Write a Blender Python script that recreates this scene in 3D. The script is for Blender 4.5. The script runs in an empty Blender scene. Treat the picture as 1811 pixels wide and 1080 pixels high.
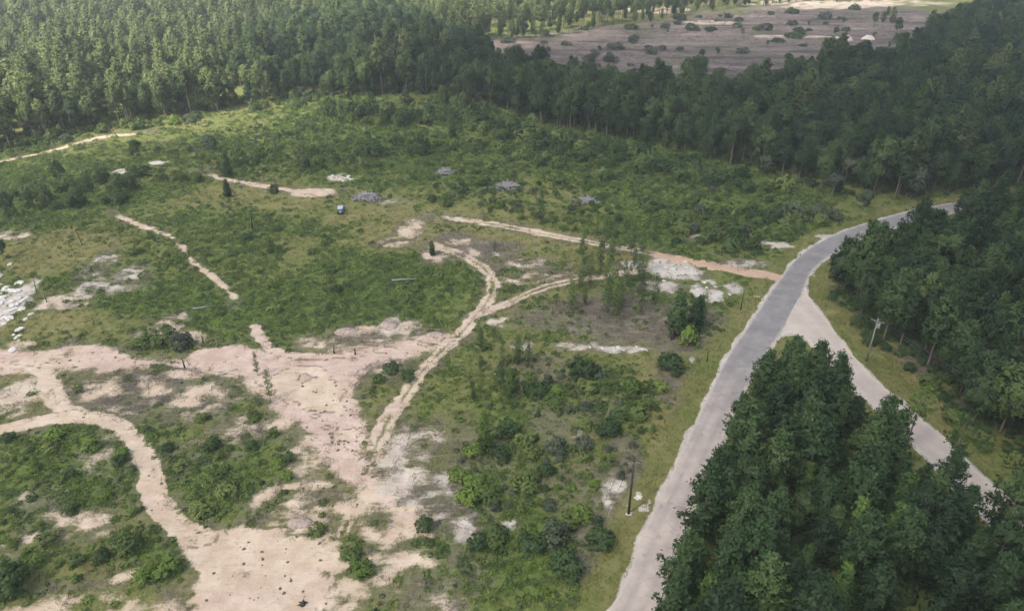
import bpy, math, random
import numpy as np
from mathutils import Vector

random.seed(11)
RNG = np.random.default_rng(11)
scene = bpy.context.scene
COL = scene.collection

# ------------------------------------------------------------------ camera, sky, sun, exposure
CAM_H, PITCH, FPX, PW, PH = 80.0, math.radians(29.8), 1293.0, 1811.0, 1080.0
cam = bpy.data.cameras.new("camera")
cam.sensor_width = 36.0
cam.lens = FPX / PW * 36.0
cam.clip_start, cam.clip_end = 0.5, 20000
cam_ob = bpy.data.objects.new("camera", cam)
cam_ob.location = (0, 0, CAM_H)
cam_ob.rotation_euler = (math.radians(90) - PITCH, 0, 0)
COL.objects.link(cam_ob)
scene.camera = cam_ob

SUN_DIR = Vector((-0.42, -0.40, 0.81)).normalized()          # towards the sun
SUN_EL = math.asin(SUN_DIR.z)
world = bpy.data.worlds.new("World")
scene.world = world
world.use_nodes = True
wn = world.node_tree.nodes
sky = wn.new("ShaderNodeTexSky")
sky.sky_type = 'NISHITA'
sky.sun_disc = False
sky.sun_elevation = SUN_EL
sky.sun_rotation = math.atan2(SUN_DIR.x, SUN_DIR.y)
sky.air_density, sky.dust_density, sky.ozone_density = 1.0, 5.0, 0.6
wn["Background"].inputs[1].default_value = 0.12
world.node_tree.links.new(sky.outputs[0], wn["Background"].inputs[0])
sun = bpy.data.lights.new("sun", 'SUN')
sun.energy, sun.angle, sun.color = 4.2, math.radians(6.0), (1.0, 0.94, 0.84)
sun_ob = bpy.data.objects.new("sun", sun)
sun_ob.rotation_euler = SUN_DIR.to_track_quat('Z', 'Y').to_euler()
COL.objects.link(sun_ob)
vs = scene.view_settings
vs.view_transform, vs.look, vs.exposure, vs.gamma = 'Standard', 'None', 1.0, 1.0
vs.use_curve_mapping = False
scene.cycles.use_denoising = True
scene.cycles.max_bounces = 8
scene.cycles.diffuse_bounces = 4
scene.cycles.volume_bounces = 1
scene.cycles.transparent_max_bounces = 8

# ------------------------------------------------------------------ helpers
cp, sp = math.cos(PITCH), math.sin(PITCH)
def G(px, py):
    """ground point (metres) of a surveyed spot given in photograph coordinates"""
    xr, yr = (px - PW / 2) / FPX, (PH / 2 - py) / FPX
    d = (xr, cp + yr * sp, -sp + yr * cp)
    t = CAM_H / -d[2]
    return (d[0] * t, d[1] * t)
def GP(pts):
    return np.array([G(*p[:2]) for p in pts])
def mpp(py):
    """metres per photo pixel sideways, and along the ground, at row py"""
    a, b = G(900, py), G(901, py)
    c = G(900, py + 1)
    return abs(b[0] - a[0]), abs(c[1] - a[1])

def _hash(ix, iy, seed):
    h = (ix.astype(np.int64) * 374761393 + iy.astype(np.int64) * 668265263 + seed * 1442695041) & 0x7fffffff
    h = ((h ^ (h >> 13)) * 1274126177) & 0x7fffffff
    h = (h ^ (h >> 16)) & 0x7fffffff
    return h / 0x7fffffff
def vnoise(x, y, s, seed=0):
    x, y = np.asarray(x, float) / s, np.asarray(y, float) / s
    ix, iy = np.floor(x), np.floor(y)
    fx, fy = x - ix, y - iy
    fx, fy = fx * fx * (3 - 2 * fx), fy * fy * (3 - 2 * fy)
    a, b = _hash(ix, iy, seed), _hash(ix + 1, iy, seed)
    c, d = _hash(ix, iy + 1, seed), _hash(ix + 1, iy + 1, seed)
    return (a * (1 - fx) + b * fx) * (1 - fy) + (c * (1 - fx) + d * fx) * fy
def fbm(x, y, s, seed=0, o=4):
    v, a, t = 0, 1.0, 0
    for k in range(o):
        v = v + a * vnoise(x, y, s / 2 ** k, seed + 17 * k)
        t += a
        a *= 0.55
    return v / t
def sstep(a, b, x):
    t = np.clip((x - a) / (b - a), 0, 1)
    return t * t * (3 - 2 * t)
def hz(x, y):
    return 0.9 * (vnoise(x, y, 45, 3) - 0.5) + 0.5 * (vnoise(x, y, 19, 5) - 0.5)

def poly_sd(poly, X, Y):
    """signed distance to a closed polygon, negative inside"""
    n = len(poly)
    best = np.full(X.shape, 1e9)
    inside = np.zeros(X.shape, bool)
    for i in range(n):
        x0, y0 = poly[i]
        x1, y1 = poly[(i + 1) % n]
        dx, dy = x1 - x0, y1 - y0
        t = np.clip(((X - x0) * dx + (Y - y0) * dy) / max(dx * dx + dy * dy, 1e-9), 0, 1)
        best = np.minimum(best, (X - x0 - t * dx) ** 2 + (Y - y0 - t * dy) ** 2)
        if y0 != y1:
            c = (y0 > Y) != (y1 > Y)
            inside ^= c & (X < (x1 - x0) * (Y - y0) / (y1 - y0) + x0)
    d = np.sqrt(best)
    return np.where(inside, -d, d)
def line_d(pts, X, Y):
    """distance to an open polyline, and the arc length of the nearest point"""
    best = np.full(X.shape, 1e9)
    arc = np.zeros(X.shape)
    s = 0
    for i in range(len(pts) - 1):
        x0, y0 = pts[i]
        x1, y1 = pts[i + 1]
        dx, dy = x1 - x0, y1 - y0
        L = math.hypot(dx, dy)
        t = np.clip(((X - x0) * dx + (Y - y0) * dy) / max(L * L, 1e-9), 0, 1)
        d = (X - x0 - t * dx) ** 2 + (Y - y0 - t * dy) ** 2
        m = d < best
        best = np.where(m, d, best)
        arc = np.where(m, s + t * L, arc)
        s += L
    return np.sqrt(best), arc
def smooth(pts, it=2):
    pts = np.asarray(pts, float)
    for _ in range(it):
        q = pts[:-1] * 0.75 + pts[1:] * 0.25
        r = pts[:-1] * 0.25 + pts[1:] * 0.75
        pts = np.vstack([pts[:1], np.stack([q, r], 1).reshape(-1, 2), pts[-1:]])
    return pts

def mk_mesh(name, V, F, mats=(), attrs=None, midx=None):
    """numpy vertices and an (n,3) or (n,4) face array to a mesh"""
    V = np.asarray(V, np.float32)
    F = np.asarray(F, np.int32)
    me = bpy.data.meshes.new(name)
    k = F.shape[1]
    me.vertices.add(len(V))
    me.vertices.foreach_set("co", V.ravel())
    me.loops.add(F.size)
    me.loops.foreach_set("vertex_index", F.ravel())
    me.polygons.add(len(F))
    me.polygons.foreach_set("loop_start", np.arange(0, F.size, k, dtype=np.int32))
    me.polygons.foreach_set("loop_total", np.full(len(F), k, np.int32))
    for m in mats:
        me.materials.append(m)
    if midx is not None:
        me.polygons.foreach_set("material_index", np.asarray(midx, np.int32))
    for an, av in (attrs or {}).items():
        a = me.attributes.new(an, 'FLOAT_COLOR', 'POINT')
        c = np.ones((len(V), 4), np.float32)
        c[:, :av.shape[1]] = av
        a.data.foreach_set("color", c.ravel())
    me.update(calc_edges=True)
    me.validate()
    return me
def ob(name, me, parent=None, loc=None, rot=0.0, scl=None):
    o = bpy.data.objects.new(name, me)
    COL.objects.link(o)
    if parent is not None:
        o.parent = parent
    if loc is not None:
        o.location = loc
    if rot:
        o.rotation_euler = (0, 0, rot)
    if scl is not None:
        o.scale = scl if hasattr(scl, '__len__') else (scl,) * 3
    return o
def tag(o, label, cat=None, group=None, kind=None):
    o["label"] = label
    if cat: o["category"] = cat
    if group: o["group"] = group
    if kind: o["kind"] = kind
    return o
def thing(name, label, cat, loc, rot=0.0, scl=None, group=None):
    return tag(ob(name, None, None, loc, rot, scl), label, cat, group)

class MB:
    """collects boxes, tubes and loose faces into one mesh"""
    def __init__(s):
        s.v, s.f = [], []
    def add(s, V, F):
        n = len(s.v)
        s.v += [tuple(p) for p in V]
        s.f += [tuple(i + n for i in f) for f in F]
        return s
    def box(s, c, d, taper=(1, 1), rz=0):
        x, y, z = d[0] / 2, d[1] / 2, d[2] / 2
        V = []
        for zz, t in ((-z, (1, 1)), (z, taper)):
            for a, b in ((-x, -y), (x, -y), (x, y), (-x, y)):
                px, py = a * t[0], b * t[1]
                V.append((c[0] + px * math.cos(rz) - py * math.sin(rz), c[1] + px * math.sin(rz) + py * math.cos(rz), c[2] + zz))
        return s.add(V, [(3, 2, 1, 0), (4, 5, 6, 7), (0, 1, 5, 4), (1, 2, 6, 5), (2, 3, 7, 6), (3, 0, 4, 7)])
    def tube(s, pts, rad, n=6, cap=True):
        pts = [Vector(p) for p in pts]
        rad = rad if hasattr(rad, '__len__') else [rad] * len(pts)
        V, F = [], []
        for i, p in enumerate(pts):
            d = (pts[min(i + 1, len(pts) - 1)] - pts[max(i - 1, 0)]).normalized()
            a = d.cross(Vector((0, 0, 1)) if abs(d.z) < 0.9 else Vector((1, 0, 0))).normalized()
            b = d.cross(a)
            for k in range(n):
                t = 2 * math.pi * k / n
                V.append(p + (a * math.cos(t) + b * math.sin(t)) * rad[i])
        for i in range(len(pts) - 1):
            for k in range(n):
                F.append((i * n + k, i * n + (k + 1) % n, (i + 1) * n + (k + 1) % n, (i + 1) * n + k))
        if cap:
            F.append(tuple(range(n - 1, -1, -1)))
            F.append(tuple(range((len(pts) - 1) * n, len(pts) * n)))
        return s.add(V, F)
    def mesh(s, name, mat, smooth_=False):
        me = bpy.data.meshes.new(name)
        me.from_pydata(s.v, [], s.f)
        me.materials.append(mat)
        if smooth_:
            me.polygons.foreach_set("use_smooth", [True] * len(me.polygons))
        me.update()
        return me

# ------------------------------------------------------------------ materials
def new_mat(name):
    m = bpy.data.materials.new(name)
    m.use_nodes = True
    nt = m.node_tree
    for n in list(nt.nodes):
        nt.nodes.remove(n)
    out = nt.nodes.new("ShaderNodeOutputMaterial")
    return m, nt, out
def N(nt, t, **kw):
    n = nt.nodes.new(t)
    for k, v in kw.items():
        if k.startswith('i_'):
            n.inputs[k[2:]].default_value = v
        else:
            setattr(n, k, v)
    return n
def noise(nt, co, scale, detail=4, rough=0.55):
    n = N(nt, "ShaderNodeTexNoise")
    n.inputs["Scale"].default_value = scale
    n.inputs["Detail"].default_value = detail
    n.inputs["Roughness"].default_value = rough
    nt.links.new(co, n.inputs["Vector"])
    return n.outputs["Fac"]
def mixc(nt, f, a, b, mode='MIX'):
    n = N(nt, "ShaderNodeMix", data_type='RGBA', blend_type=mode)
    for sck, v in ((n.inputs["Factor"], f), (n.inputs["A"], a), (n.inputs["B"], b)):
        pass
    fs = n.inputs[0]; A = n.inputs[6]; B = n.inputs[7]
    for sck, v in ((fs, f), (A, a), (B, b)):
        if isinstance(v, bpy.types.NodeSocket):
            nt.links.new(v, sck)
        elif isinstance(v, (int, float)):
            sck.default_value = v
        else:
            sck.default_value = (*v, 1)
    return n.outputs[2]
def math_(nt, op, a, b=0.0, c=None, clamp=False):
    n = N(nt, "ShaderNodeMath", operation=op, use_clamp=clamp)
    for i, v in enumerate((a, b) if c is None else (a, b, c)):
        if isinstance(v, bpy.types.NodeSocket):
            nt.links.new(v, n.inputs[i])
        else:
            n.inputs[i].default_value = v
    return n.outputs[0]
def ramp(nt, f, a, b):
    n = N(nt, "ShaderNodeMapRange", interpolation_type='SMOOTHSTEP')
    nt.links.new(f, n.inputs[0])
    n.inputs[1].default_value, n.inputs[2].default_value = a, b
    return n.outputs[0]
def diffuse_out(nt, out, colr, rough=0.95, bump=None, spec=0.1):
    p = N(nt, "ShaderNodeBsdfPrincipled")
    if isinstance(colr, bpy.types.NodeSocket):
        nt.links.new(colr, p.inputs["Base Color"])
    else:
        p.inputs["Base Color"].default_value = (*colr, 1)
    p.inputs["Roughness"].default_value = rough
    p.inputs["Specular IOR Level"].default_value = spec
    if bump is not None:
        b = N(nt, "ShaderNodeBump")
        b.inputs["Strength"].default_value = bump[1]
        b.inputs["Distance"].default_value = bump[2]
        nt.links.new(bump[0], b.inputs["Height"])
        nt.links.new(b.outputs[0], p.inputs["Normal"])
    nt.links.new(p.outputs[0], out.inputs[0])
    return p
def objcoord(nt):
    return N(nt, "ShaderNodeTexCoord").outputs["Object"]

def foliage_mat(name, dark, mid, light, transl=0.28, clump=0.5):
    m, nt, out = new_mat(name)
    rnd = N(nt, "ShaderNodeObjectInfo").outputs["Random"]
    co = objcoord(nt)
    nz = noise(nt, co, clump, 3)
    f = math_(nt, 'ADD', math_(nt, 'MULTIPLY', rnd, 0.9), math_(nt, 'MULTIPLY_ADD', nz, 1.0, -0.45), clamp=True)
    c = mixc(nt, ramp(nt, f, 0.0, 0.55), dark, mid)
    c = mixc(nt, ramp(nt, f, 0.5, 1.05), c, light)
    d = N(nt, "ShaderNodeBsdfPrincipled")
    nt.links.new(c, d.inputs["Base Color"])
    d.inputs["Roughness"].default_value = 0.6
    d.inputs["Specular IOR Level"].default_value = 0.25
    t = N(nt, "ShaderNodeBsdfTranslucent")
    nt.links.new(mixc(nt, 0.6, c, (0.16, 0.20, 0.04)), t.inputs[0])
    mx = N(nt, "ShaderNodeMixShader")
    mx.inputs[0].default_value = transl
    nt.links.new(d.outputs[0], mx.inputs[1])
    nt.links.new(t.outputs[0], mx.inputs[2])
    nt.links.new(mx.outputs[0], out.inputs[0])
    return m
def plain_mat(name, a, b, scale=4.0, rough=0.9, bump=0.4, bd=0.03, spec=0.1):
    m, nt, out = new_mat(name)
    co = objcoord(nt)
    nz = noise(nt, co, scale, 5)
    c = mixc(nt, ramp(nt, nz, 0.3, 0.7), a, b)
    diffuse_out(nt, out, c, rough, (nz, bump, bd), spec)
    return m

M = {}
M['pine'] = foliage_mat('pine_needles', (0.020, 0.044, 0.020), (0.042, 0.086, 0.032), (0.092, 0.150, 0.050))
M['pine_lime'] = foliage_mat('young_pine_needles', (0.05, 0.10, 0.028), (0.085, 0.155, 0.035), (0.13, 0.21, 0.05))
M['pine_far'] = foliage_mat('open_pine_needles', (0.075, 0.11, 0.044), (0.135, 0.18, 0.065), (0.21, 0.255, 0.10))
M['broad'] = foliage_mat('broad_leaves', (0.025, 0.052, 0.025), (0.056, 0.100, 0.038), (0.108, 0.165, 0.054))
M['broad_light'] = foliage_mat('light_broad_leaves', (0.055, 0.095, 0.03), (0.09, 0.145, 0.042), (0.14, 0.20, 0.06))
M['grey_leaf'] = foliage_mat('grey_green_leaves', (0.06, 0.085, 0.055), (0.09, 0.12, 0.075), (0.15, 0.175, 0.11))
M['pale_leaf'] = foliage_mat('pale_blossom_leaves', (0.20, 0.24, 0.20), (0.32, 0.36, 0.33), (0.5, 0.54, 0.52))
M['shrub'] = foliage_mat('shrub_leaves', (0.080, 0.124, 0.036), (0.130, 0.186, 0.052), (0.205, 0.258, 0.078))
M['shrub_dark'] = foliage_mat('dark_shrub_leaves', (0.038, 0.074, 0.028), (0.062, 0.114, 0.037), (0.108, 0.168, 0.050))
M['shrub_lime'] = foliage_mat('lime_shrub_leaves', (0.085, 0.145, 0.028), (0.135, 0.215, 0.040), (0.20, 0.29, 0.06))
M['grass'] = foliage_mat('grass_blades', (0.12, 0.15, 0.038), (0.18, 0.205, 0.055), (0.27, 0.265, 0.10))
M['twig'] = plain_mat('dead_twigs', (0.10, 0.085, 0.075), (0.24, 0.21, 0.19), 3)
M['bark'] = plain_mat('pine_bark', (0.11, 0.085, 0.07), (0.24, 0.20, 0.17), 5, bd=0.05)
M['bark_dark'] = plain_mat('charred_bark', (0.025, 0.022, 0.02), (0.07, 0.06, 0.05), 5)
M['grey_wood'] = plain_mat('weathered_wood', (0.20, 0.19, 0.20), (0.40, 0.38, 0.40), 6)
M['pole'] = plain_mat('pole_wood', (0.16, 0.15, 0.14), (0.30, 0.285, 0.27), 6)
M['pole_dark'] = plain_mat('tarred_pole_wood', (0.035, 0.03, 0.028), (0.085, 0.075, 0.065), 6)
M['rock'] = plain_mat('chalky_rock', (0.42, 0.41, 0.38), (0.68, 0.66, 0.62), 3, bd=0.08)
M['clod'] = plain_mat('dark_clods', (0.09, 0.065, 0.05), (0.2, 0.15, 0.12), 4)
M['earth'] = plain_mat('mound_earth', (0.24, 0.19, 0.16), (0.40, 0.33, 0.29), 1.5, bd=0.1)
M['sandm'] = plain_mat('pale_sand', (0.5, 0.44, 0.37), (0.7, 0.63, 0.55), 1.5, bd=0.1)
M['steel'] = plain_mat('galvanised_steel', (0.22, 0.23, 0.24), (0.34, 0.35, 0.36), 8, 0.5, 0.1, 0.01, 0.5)
M['wire'] = plain_mat('cable', (0.05, 0.05, 0.055), (0.09, 0.09, 0.095), 8, 0.6)
def paint_mat(name, c, rough=0.3):
    m, nt, out = new_mat(name)
    co = objcoord(nt)
    nz = noise(nt, co, 5, 4)
    col = mixc(nt, ramp(nt, nz, 0.45, 0.8), c, tuple(0.75 * v + 0.05 for v in c))
    p = diffuse_out(nt, out, col, rough, None, 0.5)
    p.inputs["Coat Weight"].default_value = 0.4
    return m
M['navy'] = paint_mat('navy_paint', (0.018, 0.028, 0.095))
M['carglass'] = paint_mat('tinted_glass', (0.10, 0.14, 0.19), 0.08)
M['carroof'] = paint_mat('pale_blue_roof_paint', (0.36, 0.46, 0.55))
M['rubber'] = paint_mat('tyre_rubber', (0.015, 0.015, 0.016), 0.8)
M['chrome'] = paint_mat('wheel_alloy', (0.42, 0.42, 0.46), 0.3)
M['redlamp'] = paint_mat('tail_lamp_lens', (0.30, 0.015, 0.012), 0.2)

def ground_material():
    m, nt, out = new_mat('field_ground')
    L = nt.links
    co = objcoord(nt)
    a1 = N(nt, "ShaderNodeAttribute", attribute_name="cover")
    a2 = N(nt, "ShaderNodeAttribute", attribute_name="veg")
    s1 = N(nt, "ShaderNodeSeparateColor"); L.new(a1.outputs["Color"], s1.inputs[0])
    s2 = N(nt, "ShaderNodeSeparateColor"); L.new(a2.outputs["Color"], s2.inputs[0])
    sand, pink, grey = s1.outputs
    lush, red, cut = s2.outputs
    nf = noise(nt, co, 1.6, 6, 0.65)
    nm = noise(nt, co, 0.28, 5, 0.6)
    nl = noise(nt, co, 0.06, 4, 0.6)
    nx = noise(nt, co, 6.0, 4, 0.7)
    st = N(nt, "ShaderNodeMapping"); st.inputs["Scale"].default_value = (0.35, 1.6, 1); st.inputs["Rotation"].default_value = (0, 0, 0.5)
    L.new(co, st.inputs[0])
    ns = noise(nt, st.outputs[0], 0.9, 5, 0.65)
    # sand
    tan = mixc(nt, ramp(nt, nm, 0.35, 0.7), (0.50, 0.395, 0.295), (0.62, 0.52, 0.41))
    pk = mixc(nt, ramp(nt, nm, 0.3, 0.7), (0.46, 0.345, 0.285), (0.585, 0.465, 0.40))
    white = mixc(nt, ramp(nt, nm, 0.35, 0.7), (0.42, 0.39, 0.35), (0.58, 0.545, 0.50))
    sc = mixc(nt, ramp(nt, pink, 0.05, 0.28), white, tan)
    sc = mixc(nt, ramp(nt, pink, 0.3, 0.95), sc, pk)
    sc = mixc(nt, red, sc, mixc(nt, ramp(nt, nf, 0.3, 0.7), (0.40, 0.25, 0.17), (0.50, 0.345, 0.25)))
    sc = mixc(nt, math_(nt, 'MULTIPLY', ramp(nt, nf, 0.52, 0.75), 0.5), sc, (0.36, 0.27, 0.22))
    sc = mixc(nt, math_(nt, 'MULTIPLY', ramp(nt, nx, 0.62, 0.8), 0.5), sc, (0.24, 0.18, 0.14))
    sc = mixc(nt, math_(nt, 'MULTIPLY', ramp(nt, ns, 0.50, 0.72), 0.42), sc, (0.33, 0.25, 0.20))
    # living and dead cover
    olive = mixc(nt, ramp(nt, nm, 0.3, 0.7), (0.155, 0.155, 0.056), (0.225, 0.205, 0.092))
    green = mixc(nt, ramp(nt, nf, 0.3, 0.7), (0.070, 0.115, 0.026), (0.122, 0.178, 0.040))
    lf = math_(nt, 'ADD', lush, math_(nt, 'MULTIPLY_ADD', nl, 0.9, -0.45), clamp=True)
    vc = mixc(nt, lf, olive, green)
    gc = mixc(nt, ramp(nt, ns, 0.35, 0.68), (0.115, 0.098, 0.082), (0.235, 0.205, 0.18))
    gf = math_(nt, 'ADD', grey, math_(nt, 'MULTIPLY', math_(nt, 'SUBTRACT', nm, 0.5), 0.9), clamp=True)
    gf = math_(nt, 'MULTIPLY', gf, ramp(nt, grey, 0.02, 0.25))
    vc = mixc(nt, gf, vc, gc)
    cc = mixc(nt, ramp(nt, ns, 0.35, 0.7), (0.13, 0.105, 0.09), (0.31, 0.25, 0.22))
    cc = mixc(nt, ramp(nt, noise(nt, co, 0.03, 6, 0.7), 0.48, 0.68), cc, (0.115, 0.125, 0.07))
    cc = mixc(nt, ramp(nt, noise(nt, co, 0.09, 5, 0.7), 0.55, 0.72), cc, (0.10, 0.085, 0.078))
    rw = N(nt, "ShaderNodeMapping"); rw.inputs["Scale"].default_value = (0.018, 0.10, 1); rw.inputs["Rotation"].default_value = (0, 0, 0.12)
    L.new(co, rw.inputs[0])
    nr = noise(nt, rw.outputs[0], 1.0, 6, 0.7)
    cc = mixc(nt, ramp(nt, nr, 0.5, 0.62), cc, (0.085, 0.072, 0.062))
    cc = mixc(nt, math_(nt, 'MULTIPLY', ramp(nt, nr, 0.44, 0.34), 0.7), cc, (0.36, 0.31, 0.26))
    vc = mixc(nt, cut, vc, cc)
    # break-up
    w = math_(nt, 'ADD', sand, math_(nt, 'ADD', math_(nt, 'MULTIPLY_ADD', nf, 0.55, -0.275), math_(nt, 'MULTIPLY_ADD', ns, 0.5, -0.25)))
    w = math_(nt, 'MULTIPLY', ramp(nt, w, 0.34, 0.66), ramp(nt, sand, 0.02, 0.2))
    c = mixc(nt, w, vc, sc)
    c = mixc(nt, math_(nt, 'MULTIPLY_ADD', nx, 0.5, 0.0), c, mixc(nt, 1.0, c, (0.72, 0.72, 0.72), 'MULTIPLY'))
    h = math_(nt, 'ADD', math_(nt, 'MULTIPLY', nf, 0.6), math_(nt, 'MULTIPLY', nx, 0.3))
    diffuse_out(nt, out, c, 0.95, (h, 0.6, 0.35))
    return m
M['ground'] = ground_material()

def road_material(name, base_a, base_b, dust_a, dust_b, crk=.28):
    m, nt, out = new_mat(name)
    L = nt.links
    co = objcoord(nt)
    a1 = N(nt, "ShaderNodeAttribute", attribute_name="wear")
    s1 = N(nt, "ShaderNodeSeparateColor"); L.new(a1.outputs["Color"], s1.inputs[0])
    u, dust, track = s1.outputs
    nf = noise(nt, co, 2.2, 5, 0.65)
    nm = noise(nt, co, 0.25, 5, 0.6)
    nx = noise(nt, co, 9.0, 3, 0.7)
    base = mixc(nt, ramp(nt, nm, 0.3, 0.7), base_a, base_b)
    dc = mixc(nt, ramp(nt, nm, 0.3, 0.7), dust_a, dust_b)
    f = math_(nt, 'ADD', dust, math_(nt, 'MULTIPLY_ADD', nm, 0.45, -0.22), clamp=True)
    c = mixc(nt, f, base, dc)
    c = mixc(nt, math_(nt, 'MULTIPLY', track, 0.6), c, mixc(nt, 0.5, base_a, c))
    vo = N(nt, "ShaderNodeTexVoronoi", feature='DISTANCE_TO_EDGE')
    vo.inputs["Scale"].default_value = 0.42
    wv = N(nt, "ShaderNodeVectorMath", operation='ADD')
    L.new(co, wv.inputs[0])
    nv = N(nt, "ShaderNodeTexNoise"); nv.inputs["Scale"].default_value = 0.8; nv.inputs["Detail"].default_value = 4
    L.new(co, nv.inputs["Vector"]); L.new(nv.outputs["Color"], wv.inputs[1]); L.new(wv.outputs[0], vo.inputs["Vector"])
    crack = math_(nt, 'MULTIPLY', math_(nt, 'SUBTRACT', 1.0, ramp(nt, vo.outputs["Distance"], 0.0, 0.05)), ramp(nt, nm, 0.42, 0.6))
    c = mixc(nt, math_(nt, 'MULTIPLY', crack, crk), c, mixc(nt, 1.0, c, (0.45, 0.44, 0.45), 'MULTIPLY'))
    npch = noise(nt, co, 0.55, 2, 0.4)
    c = mixc(nt, math_(nt, 'MULTIPLY', ramp(nt, npch, 0.64, 0.67), 0.38), c, base_a)
    e = math_(nt, 'ADD', u, math_(nt, 'MULTIPLY_ADD', nf, 0.5, -0.25))
    c = mixc(nt, math_(nt, 'MULTIPLY', ramp(nt, e, 0.80, 1.0), 0.85), c, dust_b)
    c = mixc(nt, math_(nt, 'MULTIPLY', ramp(nt, nf, 0.6, 0.8), 0.35), c, base_a)
    c = mixc(nt, math_(nt, 'MULTIPLY', nx, 0.35), c, mixc(nt, 1.0, c, (0.6, 0.6, 0.6), 'MULTIPLY'))
    diffuse_out(nt, out, c, 0.85, (nx, 0.3, 0.03), 0.2)
    return m
M['asphalt'] = road_material('worn_asphalt', (0.195, 0.19, 0.192), (0.255, 0.25, 0.248), (0.40, 0.345, 0.32), (0.50, 0.435, 0.395))
M['gravel'] = road_material('pale_gravel', (0.40, 0.345, 0.305), (0.48, 0.42, 0.375), (0.50, 0.435, 0.385), (0.58, 0.515, 0.46), 0.0)

# ------------------------------------------------------------------ ground: surveyed features
ROAD_L = [(1040, 1160), (1081, 1080), (1096, 1049), (1113, 1012), (1127, 969), (1146, 928), (1170, 878), (1192, 832), (1216, 778), (1247, 713), (1287, 627),
          (1317, 587), (1354, 527), (1380, 493), (1394, 473), (1424, 443), (1460, 423), (1507, 403), (1574, 383), (1640, 367), (1720, 355), (1811, 345), (2000, 330)]
ROAD_R = [(1118, 1160), (1160, 1080), (1174, 1049), (1190, 1012), (1202, 969), (1218, 928), (1234, 878), (1254, 832), (1276, 778), (1306, 713), (1345, 640),
          (1378, 597), (1412, 545), (1424, 505), (1434, 480), (1457, 460), (1490, 440), (1540, 418), (1607, 396), (1660, 382), (1735, 368), (1811, 358), (2000, 342)]
GRAV_R = [(1424, 505), (1428, 522), (1454, 557), (1484, 597), (1507, 627), (1534, 657), (1570, 690), (1607, 720), (1640, 750), (1674, 777), (1717, 823), (1754, 852), (1811, 905), (1900, 990)]
GRAV_L = [(1375, 597), (1392, 590), (1412, 590), (1440, 612), (1466, 642), (1494, 672), (1530, 706), (1563, 737), (1594, 768), (1627, 797), (1668, 843), (1704, 873), (1758, 928), (1840, 1015)]
rl, rr = smooth(GP(ROAD_L)), smooth(GP(ROAD_R))
gl, gr = smooth(GP(GRAV_L)), smooth(GP(GRAV_R))
road_poly = np.vstack([rl, rr[::-1]])
grav_poly = np.vstack([gl, gr[::-1]])

TRACKS = {  # name: (points in photo, width in m, sand, pinkness, redness, wander)
    'driveway_red': ([(1400, 492), (1372, 490), (1330, 484), (1280, 474), (1220, 462), (1165, 451)], 3.9, 0.98, 0.6, 0.75, 0.75),
    'driveway_pale': ([(1175, 452), (1120, 442), (1060, 431), (1000, 420), (950, 410), (900, 400), (850, 392), (800, 385), (752, 380)], 3.0, 0.82, 0.2, 0.0, 0.5),
    'far_wash': ([(605, 338), (585, 342), (555, 341), (525, 338), (480, 332), (430, 325), (390, 317), (360, 305)], 2.6, 0.85, 0.55, 0.0, 0.8),
    'bank_trail': ([(203, 374), (212, 385), (240, 397), (265, 405), (285, 412), (305, 420), (318, 430), (333, 450), (345, 466), (365, 480), (385, 495), (400, 505), (412, 520), (421, 530), (412, 541)], 1.7, 0.85, 0.3, 0.0, 0.8),
    'ridge_trail': ([(655, 812), (672, 770), (690, 735), (715, 700), (740, 665), (765, 635), (790, 610), (815, 590), (835, 565), (855, 545), (868, 520), (873, 495), (862, 478), (845, 465), (820, 451), (795, 441), (768, 436)], 2.9, 0.78, 0.4, 0.0, 0.5),
    'fork_trail': ([(850, 556), (890, 540), (920, 526), (950, 512), (985, 502), (1030, 495), (1080, 487), (1130, 480), (1180, 470)], 2.5, 0.80, 0.5, 0.0, 0.5),
    'link_trail': ([(862, 482), (890, 492), (920, 500), (960, 510)], 2.0, 0.62, 0.35, 0.0, 0.6),
    'yard_track': ([(-60, 628), (20, 633), (62, 642), (84, 665), (92, 692), (106, 722), (135, 737)], 3.2, 1.0, 0.3, 0.0, 0.3),
    'loop_track': ([(-60, 775), (0, 763), (50, 751), (110, 739), (160, 738), (205, 748), (238, 772), (258, 810), (268, 850), (280, 885), (300, 915), (330, 940), (380, 962), (430, 990)], 3.3, 1.1, 0.3, 0.0, 0.3),
    'pit_link': ([(585, 1000), (600, 958), (616, 920), (628, 888), (645, 850), (660, 815)], 1.6, 0.7, 0.3, 0.0, 0.6),
    'back_trail': ([(-60, 296), (35, 278), (100, 264), (150, 249), (190, 240), (240, 236), (262, 231)], 3.0, 0.66, 0.25, 0.0, 1.3),
    'curl_trail': ([(450, 575), (458, 592), (472, 606), (490, 618), (520, 626), (560, 626), (640, 622), (720, 610), (780, 596)], 2.0, 1.0, 0.65, 0.0, 0.3),
}
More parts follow.
